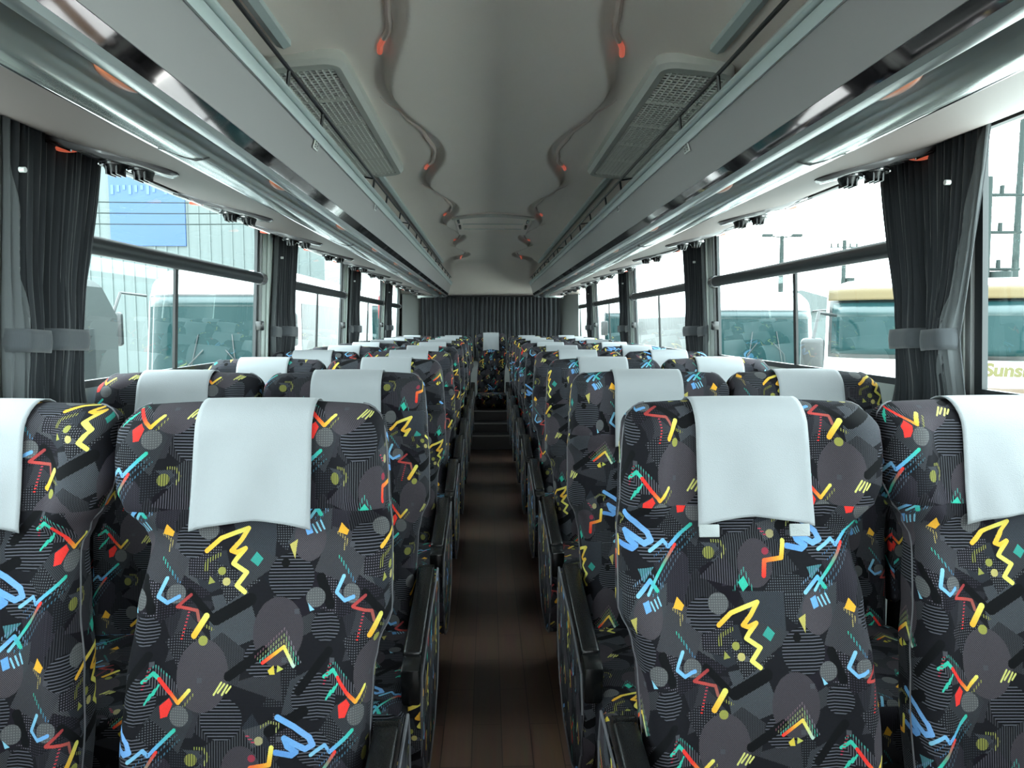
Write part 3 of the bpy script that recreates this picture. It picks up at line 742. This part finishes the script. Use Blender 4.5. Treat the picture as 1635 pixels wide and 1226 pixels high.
# ------------------------------------------------------------------ seats
TAN = math.tan(R(11))
WI = [(.40, .196), (.60, .202), (.70, .196), (.80, .184), (.895, .174), (.93, .188), (.965, .216), (1.00, .230), (1.05, .234), (1.09, .231), (1.127, .226)]
WO = [(.40, .186), (.60, .194), (.69, .198), (.735, .206), (.79, .228), (.90, .226), (1.00, .220), (1.05, .216), (1.09, .212), (1.127, .206)]
ZD = 1.085; ZTOP = 1.127; TH = 0.105
def bolster(u, z):
    a = abs(u); h = 0.0
    # head wings come forward
    wz = max(0, min(1, (z - 0.92) / 0.05)) * max(0, min(1, (1.125 - z) / 0.03))
    k = max(0, min(1, (a - 0.56) / 0.22)); k = k * k * (3 - 2 * k)
    h += 0.026 * wz * k
    lz = max(0, min(1, (0.90 - z) / 0.08)); k = max(0, min(1, (a - 0.62) / 0.25)); k = k * k * (3 - 2 * k)
    h += 0.024 * lz * k
    h += 0.014 * math.exp(-((z - 0.68) / 0.12) ** 2) * (1 - a ** 2)          # lumbar
    h -= 0.006 * math.exp(-((z - 0.917) / 0.012) ** 2)                        # crease under the head pad
    h -= 0.005 * math.exp(-((a - 0.60) / 0.035) ** 2) * (0.5 + 0.5 * wz)
    return h
def backrest_mesh(mir):
    """mir=+1: wing side is -x (seat whose aisle side is +x)."""
    bm = bmesh.new(); uvl = bm.loops.layers.uv.new('UVMap')
    levels = []
    for i in range(44): levels.append((0.42 + (ZD - 0.42) * i / 43, 0.0))
    for i in range(1, 11): t = i / 10; levels.append((ZD + (ZTOP - ZD) * math.sin(t * PI / 2), t))
    NU = 44; rings = []; uvs = []
    for (z, t) in levels:
        wi, wo_ = interp(WI, z), interp(WO, z)
        if t: sh = 0.040 * (1 - math.cos(t * PI / 2)); wi -= sh; wo_ -= sh
        hT = TH / 2 * (math.cos(t * PI / 2) if t else 1); hT = max(hT, 0.003)
        if z < 0.6: hT *= 0.9 + 0.1 * (z - 0.42) / 0.18
        row = []; pts = []
        for k in range(NU):
            a = 2 * PI * k / NU; ca, sa = math.cos(a), math.sin(a)
            X = math.copysign(abs(ca) ** 0.42, ca); Yq = math.copysign(abs(sa) ** 0.62, sa)
            wdt = wi if X < 0 else wo_
            x = X * wdt; y = TH / 2 - Yq * hT        # front (sa>0) is toward -y
            if sa > 0: y -= bolster(X, z) * (1 - t) * min(1, sa * 2.2)
            # slight crown along the top
            zz = z + (0.006 * (1 - X * X) * t)
            pts.append(Vector((x * mir, y + (z - 1.08) * TAN, zz)))
        rings.append([bm.verts.new(p) for p in pts])
        # arc length from front centre
        kf = NU // 4
        us = [0.0] * NU
        for d in (1, -1):
            acc = 0; cur = kf
            for s_ in range(NU // 2):
                nx_ = (cur + d) % NU; acc += (pts[nx_] - pts[cur]).length; us[nx_] = -d * acc * 1.0; cur = nx_
        us[kf] = 0
        vv = z if not t else ZD + TH / 2 * t * PI / 2 * 0.9
        uvs.append((us, vv))
    def off(v): return 0.066 if v > 0.955 else 0.0
    for j in range(len(rings) - 1):
        zmid = (uvs[j][1] + uvs[j + 1][1]) / 2; o_ = off(zmid)
        for k in range(NU):
            k2 = (k + 1) % NU
            f = bm.faces.new((rings[j][k], rings[j][k2], rings[j + 1][k2], rings[j + 1][k]))
            quad = ((j, k), (j, k2), (j + 1, k2), (j + 1, k)); uu = []
            for (jj, kk) in quad:
                u = uvs[jj][0][kk]; uu.append(u)
            if max(uu) - min(uu) > 0.2:  # seam at the back centre
                uu = [u if u > 0 else -u for u in uu]
            for lp, u, (jj, kk) in zip(f.loops, uu, quad): lp[uvl].uv = (u * mir + o_ + 0.124, uvs[jj][1] - 0.9425)
    bm.faces.new(rings[-1]); bm.faces.new(rings[0][::-1])
    bmesh.ops.recalc_face_normals(bm, faces=bm.faces[:])
    return bm
def fabric_uv_box(bm, s=1.0, du=0.0, dv=0.0):
    uvl = bm.loops.layers.uv.new('UVMap'); bm.normal_update()
    for f in bm.faces:
        n = f.normal; ax, ay, az = abs(n.x), abs(n.y), abs(n.z)
        for lp in f.loops:
            c = lp.vert.co
            if ax > ay and ax > az: lp[uvl].uv = (c.y + du, c.z + dv)
            elif az > ay: lp[uvl].uv = (c.x + du, c.y + dv)
            else: lp[uvl].uv = (c.x + du, c.z + dv)
def side_curve(mir, sgn, ang):
    """piping curve along the edge of the backrest. sgn -1 wing side, +1 aisle side"""
    pts = []
    for i in range(40):
        z = 0.44 + (1.085 - 0.44) * i / 39
        wdt = interp(WI, z) if sgn < 0 else interp(WO, z)
        X = sgn * 1.0; x = X * wdt; y = TH / 2 - TH / 2 * 0.12 - bolster(X, z) * 0.5
        pts.append((x * mir, y + (z - 1.08) * TAN, z))
    w_ = (interp(WI, 1.1) if sgn < 0 else interp(WO, 1.1))
    for t in (0.35, 0.6, 0.8, 0.95):
        sh = 0.040 * (1 - math.cos(t * PI / 2)); z = ZD + (ZTOP - ZD) * math.sin(t * PI / 2)
        pts.append((sgn * (w_ - sh - 0.002) * mir, TH / 2 - TH / 2 * 0.12 * math.cos(t * PI / 2) + (z - 1.08) * TAN, z + 0.001))
    return pts
def cover_mesh(mir, seed, wd=0.192, drop=0.0, rise=0.011):
    rnd = random.Random(seed); bm = bmesh.new()
    # centre path from the front hem up over the crest and down the back
    path = []
    z0 = 0.933 - drop
    for i in range(26): path.append(('f', z0 + (ZD - z0) * i / 25))
    for i in range(1, 13): path.append(('t', i / 12))
    for i in range(1, 5): path.append(('b', ZD - 0.05 * i / 4))
    NX = 22; rows = []
    ph = [rnd.uniform(0, 6) for _ in range(4)]
    skew = rnd.uniform(-0.004, 0.004)
    for j, (kd, q) in enumerate(path):
        row = []
        for i in range(NX + 1):
            u = i / NX * 2 - 1
            X = u * wd / 2 / 0.225
            if kd == 'f':
                z = q; fr = (ZD - z) / (ZD - z0)
                z += rise * (1 - u * u) * fr ** 3 - 0.004 * abs(u) * fr + skew * u * fr
                y = -bolster(X * 0.8, max(z, 0.93)) - 0.004 - 0.004 * fr
                y -= 0.0034 * fr ** 0.5 * math.sin(u * 5 + fr * 2.2 + ph[0]) + 0.0015 * math.sin(u * 9 - fr * 5 + ph[1]) * fr
                x = u * wd / 2 * (1 + 0.035 * fr)
            elif kd == 't':
                a = q * PI; z = ZD + (ZTOP - ZD + 0.0045 + 0.006 * (1 - X * X)) * math.sin(a); y = TH / 2 - (TH / 2 + 0.0045) * math.cos(a); x = u * wd / 2
            else:
                z = q; y = TH + 0.005; x = u * wd / 2
            # lie on the crown
            row.append(bm.verts.new((x * mir, y + (min(z, ZTOP) - 1.08) * TAN, z)))
        rows.append(row)
    for j in range(len(rows) - 1):
        for i in range(NX): bm.faces.new((rows[j][i], rows[j][i + 1], rows[j + 1][i + 1], rows[j + 1][i]))
    return bm
PROTO = {}
def build_seat(mir, kind):
    """mir +1: aisle side at +x. kind 'aisle' or 'window' or 'middle'."""
    t = empty('coach_seat', (0, 0, 0))
    bm = backrest_mesh(mir)
    me = bpy.data.meshes.new('backrest'); bm.to_mesh(me); bm.free(); me.materials.append(MATS['fabric'])
    me.polygons.foreach_set('use_smooth', [True] * len(me.polygons))
    o = bpy.data.objects.new('backrest', me); C.objects.link(o); o.parent = t
    for sgn in (-1, 1):
        bm = nb(); tube(bm, side_curve(mir, sgn, 0), 0.0016, 5); link('piping', bm, 'piping', o)
    bm = cover_mesh(mir, 3, 0.226 if kind == 'middle' else 0.192); cv = link('head_cover', bm, 'cover', t, label='white cloth headrest cover'); so = cv.modifiers.new('t', 'SOLIDIFY'); so.thickness = 0.0014; so.offset = 0
    # cushion
    bm = nb(); box(bm, -0.215, 0.215, -0.56, -0.10, 0.32, 0.452, 0.035, 4)
    for v in bm.verts:
        if v.co.z > 0.40: v.co.z += 0.014 * (1 - (v.co.x / 0.215) ** 2) + 0.012 * max(0, -(v.co.y + 0.30)) / 0.26
    fabric_uv_box(bm, du=0.05, dv=0.21); link('seat_cushion', bm, 'fabric', t)
    bm = nb(); box(bm, -0.19, 0.19, -0.50, -0.06, 0.20, 0.325, 0.01, 2); link('seat_frame', bm, 'seatbase', t)
    if kind != 'middle':
        ax = mir * 0.228
        # aisle-side armrest (window seats: a slimmer one on the wall side is hidden; they carry the shared centre armrest)
        if kind == 'aisle':
            M = Matrix.Translation((ax - mir * 0.006, -0.070, 0.590)) @ Matrix.Rotation(R(9), 4, 'X')
            bm = nb(); box(bm, -0.0215, 0.0215, -0.39, 0.01, -0.024, 0.020, 0.008, 3, M); ar = link('armrest', bm, 'blackvinyl', t, label='black vinyl armrest pad')
            bm = nb(); box(bm, -0.0205, 0.0205, -0.448, -0.375, -0.075, 0.012, 0.006, 2, M); link('armrest_cap', bm, 'blackplastic', ar)
            bm = nb(); box(bm, -0.017, 0.017, -0.40, 0.00, -0.13, -0.018, 0.006, 2, M); link('armrest_core', bm, 'seatbase', ar)
            bm = nb(); cyl(bm, (ax - mir * 0.008, -0.045, 0.578), 0.028, 0.040, 'X', 20); link('armrest_pivot', bm, 'blackvinyl', ar)
            # fabric-faced side panel with a rounded lower front
            bm = nb(); pts = []
            prof = [(-0.47, 0.50), (-0.30, 0.535), (-0.05, 0.555), (0.05, 0.565), (0.07, 0.50), (0.06, 0.36), (0.0, 0.26), (-0.12, 0.20), (-0.30, 0.19), (-0.42, 0.23), (-0.48, 0.32), (-0.495, 0.42)]
            a_ = [bm.verts.new((ax - 0.016 * 1, y, z)) for y, z in prof]; b_ = [bm.verts.new((ax + 0.016, y, z)) for y, z in prof]
            bm.faces.new(a_); bm.faces.new(b_[::-1])
            for k in range(len(prof)): bm.faces.new((a_[k], b_[k], b_[(k + 1) % len(prof)], a_[(k + 1) % len(prof)]))
            bmesh.ops.bevel(bm, geom=bm.edges[:], offset=0.008, segments=2, profile=0.5, affect='EDGES')
            fabric_uv_box(bm, du=0.12, dv=0.05); sp = link('side_panel', bm, 'fabric', t)
            bm = nb(); q = prof + [prof[0]]; tube(bm, [(ax + mir * 0.016, y, z) for y, z in q], 0.003, 5); link('panel_piping', bm, 'piping', sp)
            bm = nb(); box(bm, ax - mir * 0.07 - 0.03, ax - mir * 0.07 + 0.03, -0.42, -0.10, 0.0, 0.22, 0.008, 2); link('leg', bm, 'seatbase', t)
        else:
            bm = nb(); M = Matrix.Translation((mir * 0.236, -0.045, 0.70)) @ Matrix.Rotation(R(-11), 4, 'X')
            box(bm, -0.029, 0.029, -0.030, 0.035, -0.20, 0.165, 0.014, 3, M); fabric_uv_box(bm, du=0.07, dv=0.12)
            link('centre_armrest', bm, 'fabric', t)
            bm = nb(); box(bm, mir * 0.236 - 0.018, mir * 0.236 + 0.018, -0.14, -0.05, 0.36, 0.52, 0.010, 2); link('armrest_bracket', bm, 'blackvinyl', t)
            bm = nb(); box(bm, -mir * 0.15 - 0.03, -mir * 0.15 + 0.03, -0.42, -0.10, 0.0, 0.22, 0.008, 2); link('leg', bm, 'seatbase', t)
    else:
        bm = nb(); box(bm, -0.16, 0.16, -0.42, -0.08, 0.34, 0.36, 0.004, 1); link('leg', bm, 'seatbase', t)
    return t
used = {}
def place_seat(x, y, z, mir, kind, label, offs, first_tab=False, sx_=1.0):
    key = (mir, kind)
    if key not in PROTO:
        PROTO[key] = build_seat(mir, kind); r = PROTO[key]; tree = None
        kids = list(r.children)
    else:
        src = PROTO[key]; r = src.copy(); C.objects.link(r); kids = []
        for ch in list(src.children):
            if ch.name.startswith('velcro'): continue
            c = ch.copy(); C.objects.link(c); c.parent = r; kids.append(c)
            for g in ch.children:
                if g.name.startswith('velcro'): continue
                d = g.copy(); C.objects.link(d); d.parent = c
    r.location = (x, y, z); r.scale = (sx_, 1, 1)
    tag(r, label, 'seat', 'patterned coach seats')
    for c in kids:
        if c.data and c.data.materials and c.data.materials[0] == MATS['fabric']: c.color = (offs[0], offs[1], 0, 1)
    return r, kids
XA = {-1: 0.429, 1: 0.408}; XWN = {-1: 0.898, 1: 0.864}
rnd = random.Random(11)
ORDR = ['front', 'second', 'third', 'fourth', 'fifth', 'sixth', 'seventh', 'eighth', 'ninth', 'last']
VAR = 0
for n in range(10):
    for side in (-1, 1):
        sd = 'left' if side < 0 else 'right'
        y = 1.232 + 0.80 * n
        for kind in ('aisle', 'window'):
            # a seat left of the aisle has its aisle side at +x ; the wing side faces the neighbour
            if kind == 'aisle': mir = 1 if side < 0 else -1; x = side * XA[side]
            else: mir = -1 if side < 0 else 1; x = side * XWN[side]
            kmir = mir
            offs = {(0, -1, 'aisle'): (0.0, 0.0), (0, 1, 'aisle'): (0.0, 0.124), (0, -1, 'window'): (-0.13, 0.20), (0, 1, 'window'): (0.02, -0.02)}.get((n, side, kind), (rnd.random() * TILE_W, rnd.random() * TILE_H))
            lab = f'patterned {"aisle" if kind == "aisle" else "window"} seat with white headrest cover, {ORDR[n]} row, {sd} of the aisle'
            if kind == 'window':
                key = (kmir, 'window')
            r, kids = place_seat(x, y + rnd.uniform(-0.004, 0.004) * (n > 0), 0, kmir, kind, lab, offs, sx_=0.955 if (kind == 'window' and side > 0) else 1.0)
            if n > 0: # each cover hangs a little differently
                pass
            if n == 0 and side == 1 and kind == 'aisle': FRONT_RIGHT = (r, kids)
# rear middle seat
r, kids = place_seat(0.0, 8.58, 0.03, 1, 'middle', 'patterned middle seat facing the aisle above the steps, last row', (0.1, 0.1))
r.scale = (0.80, 1, 1.0)
# hook tabs under the front right cover
r, kids = FRONT_RIGHT
cv = [k for k in kids if k.name.startswith('head_cover')][0]
for x in (-0.082, 0.070):
    bm = nb(); box(bm, x - 0.017, x + 0.017, -0.0145, -0.0115, 0.914, 0.934, 0.001, 1)
    for v in bm.verts: v.co.y += (v.co.z - 1.08) * TAN
    link('velcro_tab', bm, 'velcro', cv)

# ------------------------------------------------------------------ outside
GZ = -1.35
mat('concrete', srgb(200, 198, 192), 0.85, noise=0.12, nscale=3)  # unseen ground set pale to bounce light up onto the ceiling
mat('bwhite', srgb(180, 182, 182), 0.4); mat('bsilver', srgb(34, 39, 39), 0.6, spec=0.08); mat('bbeige', srgb(76, 65, 45), 0.6, spec=0.1)
mat('bgreen', srgb(96, 132, 130), 0.4)
mat('bglass', srgb(20, 40, 41), 0.1, spec=0.08); mat('bglassdark', srgb(18, 24, 25), 0.3, spec=0.05)
mat('bblack', srgb(24, 25, 26), 0.4); mat('blue', srgb(16, 52, 100), 0.5); mat('cladding', srgb(64, 73, 73), 0.6)
mat('pole', srgb(36, 43, 42), 0.8, spec=0.1); mat('gold', srgb(66, 60, 10), 0.5); mat('headlamp', srgb(200, 205, 208), 0.1)
mat('paleblue', srgb(44, 72, 112), 0.5); mat('red', srgb(190, 30, 34), 0.5); mat('brown', srgb(66, 48, 30), 0.45); mat('roofdark', srgb(60, 66, 66), 0.7)
mat('sunvisor', srgb(18, 42, 44), 0.3); mat('bseat', srgb(70, 76, 78), 0.8)
bm = nb(); box(bm, -90, 90, -60, 120, GZ - 0.2, GZ); o = link('ground', bm, 'concrete', smooth=False); tag(o, 'pale asphalt of the coach park outside', kind='structure')
def ext_bus(loc, rot, label, colr, scheme='white', W=2.48, H=3.25, Lg=8.5, mirror_side=1, text=None, ws=None, tz=1.20, tx=-0.42):
    w0, w1 = ws or (1.53, H - 0.45)
    """front faces local -y, origin on the ground under the front centre."""
    t = empty('parked_bus', loc, label, 'bus', 'buses parked outside', rz=rot)
    hw = W / 2
    # side profile of the body (y,z)
    prof = [(0.02, 0.30), (-0.03, 0.7), (-0.02, 1.25), (0.05, 1.55), (0.28, H - 0.42), (0.42, H - 0.14), (0.75, H), (Lg - 0.3, H), (Lg, H - 0.3), (Lg, 0.3)]
    bm = nb(); NXs = 12; rings = []
    xsn = [-1, -0.985, -0.93, -0.8, -0.5, -0.2, 0, 0.2, 0.5, 0.8, 0.93, 0.985, 1]
    for xn in xsn:
        k = abs(xn); bow = 0.34 * max(0, (k - 0.35) / 0.65) ** 3; dz = 0.12 * max(0, (k - 0.80) / 0.20) ** 2
        rings.append([bm.verts.new((xn * hw, y + (bow if y < 1 else 0), z - (dz if z > H - 0.5 else 0))) for y, z in prof])
    for a_, b_ in zip(rings, rings[1:]):
        for k in range(len(prof)): bm.faces.new((a_[k], b_[k], b_[(k + 1) % len(prof)], a_[(k + 1) % len(prof)]))
    bm.faces.new(rings[0]); bm.faces.new(rings[-1][::-1])
    link('body', bm, colr, t)
    def front_y(x, z):
        k = abs(x) / hw; bow = 0.34 * max(0, (k - 0.35) / 0.65) ** 3
        for (ya, za), (yb, zb) in zip(prof, prof[1:]):
            if za <= z <= zb: return ya + (yb - ya) * (z - za) / (zb - za) + bow
        return bow
    def patch(nm, x0, x1, z0, z1, mt, off=0.012, nx=16, nz=6, parent=None, rnd_=0.0, label=None):
        b = nb(); rows = []
        for j in range(nz + 1):
            z = z0 + (z1 - z0) * j / nz; row = []
            for i in range(nx + 1):
                u = i / nx; x = x0 + (x1 - x0) * u
                row.append(b.verts.new((x, front_y(x, z) - off, z)))
            rows.append(row)
        for j in range(nz):
            for i in range(nx): b.faces.new((rows[j][i], rows[j][i + 1], rows[j + 1][i + 1], rows[j + 1][i]))
        o = link(nm, b, mt, parent or t, label=label); so = o.modifiers.new('t', 'SOLIDIFY'); so.thickness = 0.01; return o
    patch('windshield_surround', -hw * 0.97, hw * 0.97, w0 - 0.05, w1 + 0.03, 'bblack', 0.006)
    ws = patch('windshield', -hw * 0.94, hw * 0.94, w0, w1, 'bglass', 0.016, 20, 8)
    # shade band and things seen behind the glass
    patch('shade_band', -hw * 0.93, hw * 0.93, w1 - 0.17, w1 - 0.01, 'sunvisor', 0.020, 20, 2, ws)
    if scheme == 'beige':
        patch('roof_band', -hw * 0.985, hw * 0.985, w1 + 0.035, H - 0.10, 'bbeige', 0.07)
        patch('lower_band', -hw * 0.985, hw * 0.985, tz - 0.25, tz - 0.14, 'brown', 0.006)
        patch('bumper', -hw * 0.98, hw * 0.98, 0.34, 0.74, 'bbeige', 0.02)
    else: patch('bumper', -hw * 0.98, hw * 0.98, 0.34, 0.70, colr, 0.02)
    for s in (-1, 1):
        patch('headlight', s * hw * 0.86 - 0.16, s * hw * 0.86 + 0.12, 0.78, 0.98, 'headlamp', 0.016, 4, 2)
        b = nb(); box(b, s * hw * 0.62 - 0.07, s * hw * 0.62 + 0.07, 0.52, 0.60, H - 0.14, H - 0.05, 0.012); link('marker_lamp', b, 'chrome', t)
        # wiper
        b = nb(); x = s * 0.45; tube(b, [(x, front_y(x, 1.5) - 0.05, 1.5), (x * 0.9, front_y(x, 1.9) - 0.06, 1.95), (x * 0.4, front_y(0, 2.2) - 0.05, 2.2)], 0.012, 6); tube(b, [(x * 0.9 - 0.02, front_y(x, 1.6) - 0.045, 1.62), (x * 0.6, front_y(0, 2.5) - 0.04, 2.45)], 0.010, 6); link('wiper', b, 'bblack', t)
        # mirror on an arm
        b = nb(); x0 = s * (hw - 0.12); tube(b, [(x0, 0.25, H - 0.45), (s * (hw + 0.05), -0.25, H - 0.42), (s * (hw + 0.10), -0.40, H - 0.75)], 0.022, 8); ml = link('mirror_arm', b, 'bblack', t)
        b = nb(); box(b, s * (hw + 0.10) - 0.13, s * (hw + 0.10) + 0.13, -0.46, -0.32, H - 1.25, H - 0.72, 0.05, 3); link('mirror_head', b, 'bblack', ml)
        # side windows
        b = nb(); box(b, s * hw - 0.01, s * hw + 0.01, 0.75, Lg - 0.5, 1.65, H - 0.55, 0.004, 1); link('side_glazing', b, 'bglassdark', t, False)
        for yy_ in (1.6, Lg - 2.0):
            b = nb(); cyl(b, (s * (hw - 0.14), yy_, 0.48), 0.48, 0.26, 'X', 28); w_ = link('wheel', b, 'bblack', t)
            b = nb(); cyl(b, (s * (hw - 0.02), yy_, 0.48), 0.26, 0.05, 'X', 20); link('hub', b, 'headlamp', w_)
    b = nb(); box(b, -0.55, -0.15, front_y(0, 1.6) + 0.0, front_y(0, 1.6) + 0.02, 1.35, 1.45); b.free()
    if text:
        cu = bpy.data.curves.new('lettering', 'FONT'); cu.body = text; cu.size = 0.20; cu.extrude = 0.004; cu.offset = 0.009; cu.shear = 0.1
        cu.align_x = 'LEFT'; cu.materials.append(MATS['gold'])
        tmp = bpy.data.objects.new('tmp', cu); C.objects.link(tmp); bpy.context.view_layer.update()
        me = bpy.data.meshes.new_from_object(tmp.evaluated_get(bpy.context.evaluated_depsgraph_get())); me.name = 'lettering'
        bpy.data.objects.remove(tmp); o = bpy.data.objects.new('lettering', me); C.objects.link(o); o.parent = t
        if not me.materials: me.materials.append(MATS['gold'])
        o.location = (tx, front_y(tx, tz) - 0.05, tz); o.rotation_euler = (R(90), 0, 0); o['label'] = 'golden Sunsh lettering'
    else:
        patch('front_badge', -0.12, 0.12, 1.22, 1.36, 'gold' if scheme == 'silver' else 'chrome', 0.014, 2, 2)
    return t
# left of our bus
ext_bus((-4.45, 12.0, GZ), R(0), 'white bus with green windscreen seen through the nearest left window', 'bwhite', W=2.48, H=3.52)
ext_bus((-5.35, -0.2, GZ), R(0), 'dark silver-grey bus alongside, partly hidden by the nearest left curtain', 'bsilver', 'silver', H=3.12)
ext_bus((-4.4, 22.5, GZ), R(0), 'white bus farther back seen through the second left window', 'bwhite', H=3.60)
ext_bus((-4.35, 33.0, GZ), R(0), 'white bus farthest back on the left side', 'bwhite', H=3.70)
# right of our bus
ext_bus((6.15, 16.2, GZ), R(0), 'white bus with blue-green windscreen seen through the nearest full right window', 'bwhite', H=3.35)
ext_bus((5.16, 8.34, GZ), R(-27), 'white bus with beige roof band and Sunsh lettering outside the right window', 'bwhite', 'beige', H=3.17, Lg=6.8, text='Sunsh', ws=(2.25, 2.88), tz=2.03, tx=0.45)
ext_bus((5.6, 27.5, GZ), R(0), 'white bus farther back seen through the second right window', 'bwhite', H=3.45)
# building with blue cladding
t = empty('warehouse', (-20, 34, GZ), 'pale green-grey warehouse with a large blue wall panel behind the left buses', 'building')
bm = nb(); box(bm, -12, 12.6, 0, 14, 0, 12.5)
for k in range(50): box(bm, -12 + k * 0.487, -11.92 + k * 0.487, -0.04, 0, 0, 12.4)
link('wall', bm, 'cladding', t, False)
bm = nb(); box(bm, 3.2, 6.5, -0.10, -0.03, 6.1, 9.2); link('blue_panel', bm, 'blue', t, False)
bm = nb()
for k in range(12): box(bm, 3.3 + k * 0.26, 3.42 + k * 0.26, -0.13, -0.09, 8.35 + 0.1 * (k % 3), 8.75)
link('reflection_marks', bm, 'paleblue', t, False)  # pale bars imitate a faint reflection of blurred letters
bm = nb(); box(bm, -12.2, 12.8, -0.2, 14.2, 12.4, 12.7); link('roof_edge', bm, 'roofdark', t, False)
# wires and utility poles
def utility_pole(x, y, h, arms, label, lamps=False):
    t = empty('utility_pole', (x, y, GZ), label, 'utility pole', 'poles outside')
    bm = nb(); tube(bm, [(0, 0, 0), (0, 0, h)], 0.16, 10, rad=[0.2, 0.12]); link('pole', bm, 'pole', t)
    for k in range(arms):
        bm = nb(); z = h - 0.5 - k * 1.0; tube(bm, [(-1.0 + 0.3 * (k % 2), 0, z), (1.0, 0, z + 0.02)], 0.05, 6)
        for q in (-0.9, -0.45, 0.4, 0.85): cyl(bm, (q + (0.3 if (k % 2 and q < 0) else 0), 0, z + 0.14), 0.06, 0.26, seg=8)
        link('cross_arm', bm, 'pole', t)
    if lamps:
        for s in (-1, 1):
            bm = nb(); tube(bm, [(0, 0, h - 0.1), (s * 0.7, 0, h)], 0.04, 6); box(bm, s * 0.9 - 0.3, s * 0.9 + 0.3, -0.15, 0.15, h - 0.05, h + 0.12, 0.03); link('floodlight', bm, 'pole', t)
    else:
        bm = nb(); cyl(bm, (0.45, 0, h - 3.0), 0.3, 0.9, seg=14); link('transformer', bm, 'pole', t)
    return t
utility_pole(17.7, 44.5, 7.9, 0, 'slender floodlight mast seen high in the nearest full right window', True)
utility_pole(24.2, 50, 8.3, 1, 'utility pole with one cross arm seen through the nearest full right window')
utility_pole(13.55, 20.0, 6.6, 3, 'dark utility pole with three cross arms at the near right window')
utility_pole(25.0, 34.6, 12.8, 0, 'tall floodlight mast at the right edge beyond the beige bus', True)
utility_pole(17.0, 60.0, 7.4, 2, 'distant utility pole with two cross arms on the right')
def wires(pts_list, label):
    t = None; bm = nb()
    for a, b in pts_list:
        n = 16; a = Vector(a); b = Vector(b)
        tube(bm, [a.lerp(b, k / n) - Vector((0, 0, 1.2 * 4 * (k / n) * (1 - k / n) * 0.3)) for k in range(n + 1)], 0.022, 4)
    tag(link('power_lines', bm, 'pole'), label, 'power lines')
wires([((-28, 26, GZ + z), (-3, 30, GZ + z + 0.2)) for z in (6.55, 6.95, 7.35)], 'three dark power lines crossing in front of the warehouse')
# low buildings on the right horizon and red sign at the rear left
t = empty('low_house', (22, 52, GZ), 'low grey house with a pitched roof on the right horizon', 'building')
bm = nb(); box(bm, -5, 5, 0, 6, 0, 3.6); link('wall', bm, 'cladding', t, False)
bm = nb(); extrude_profile(bm, [(-5.6, 3.5), (0, 5.0), (5.6, 3.5)], [-0.5, 6.5]); link('roof', bm, 'roofdark', t, False)
t = empty('roadside_sign', (-2.20, 15.5, GZ), 'red and white upright banner sign seen at the rear left pillar', 'sign')
bm = nb(); box(bm, -0.10, 0.10, 0, 0.05, 0.2, 3.9, 0.01, 1); link('banner', bm, 'labelwhite', t, False)
bm = nb(); box(bm, -0.105, 0.105, -0.01, 0.06, 2.72, 3.20, 0.01, 1); link('red_field', bm, 'red', t, False)
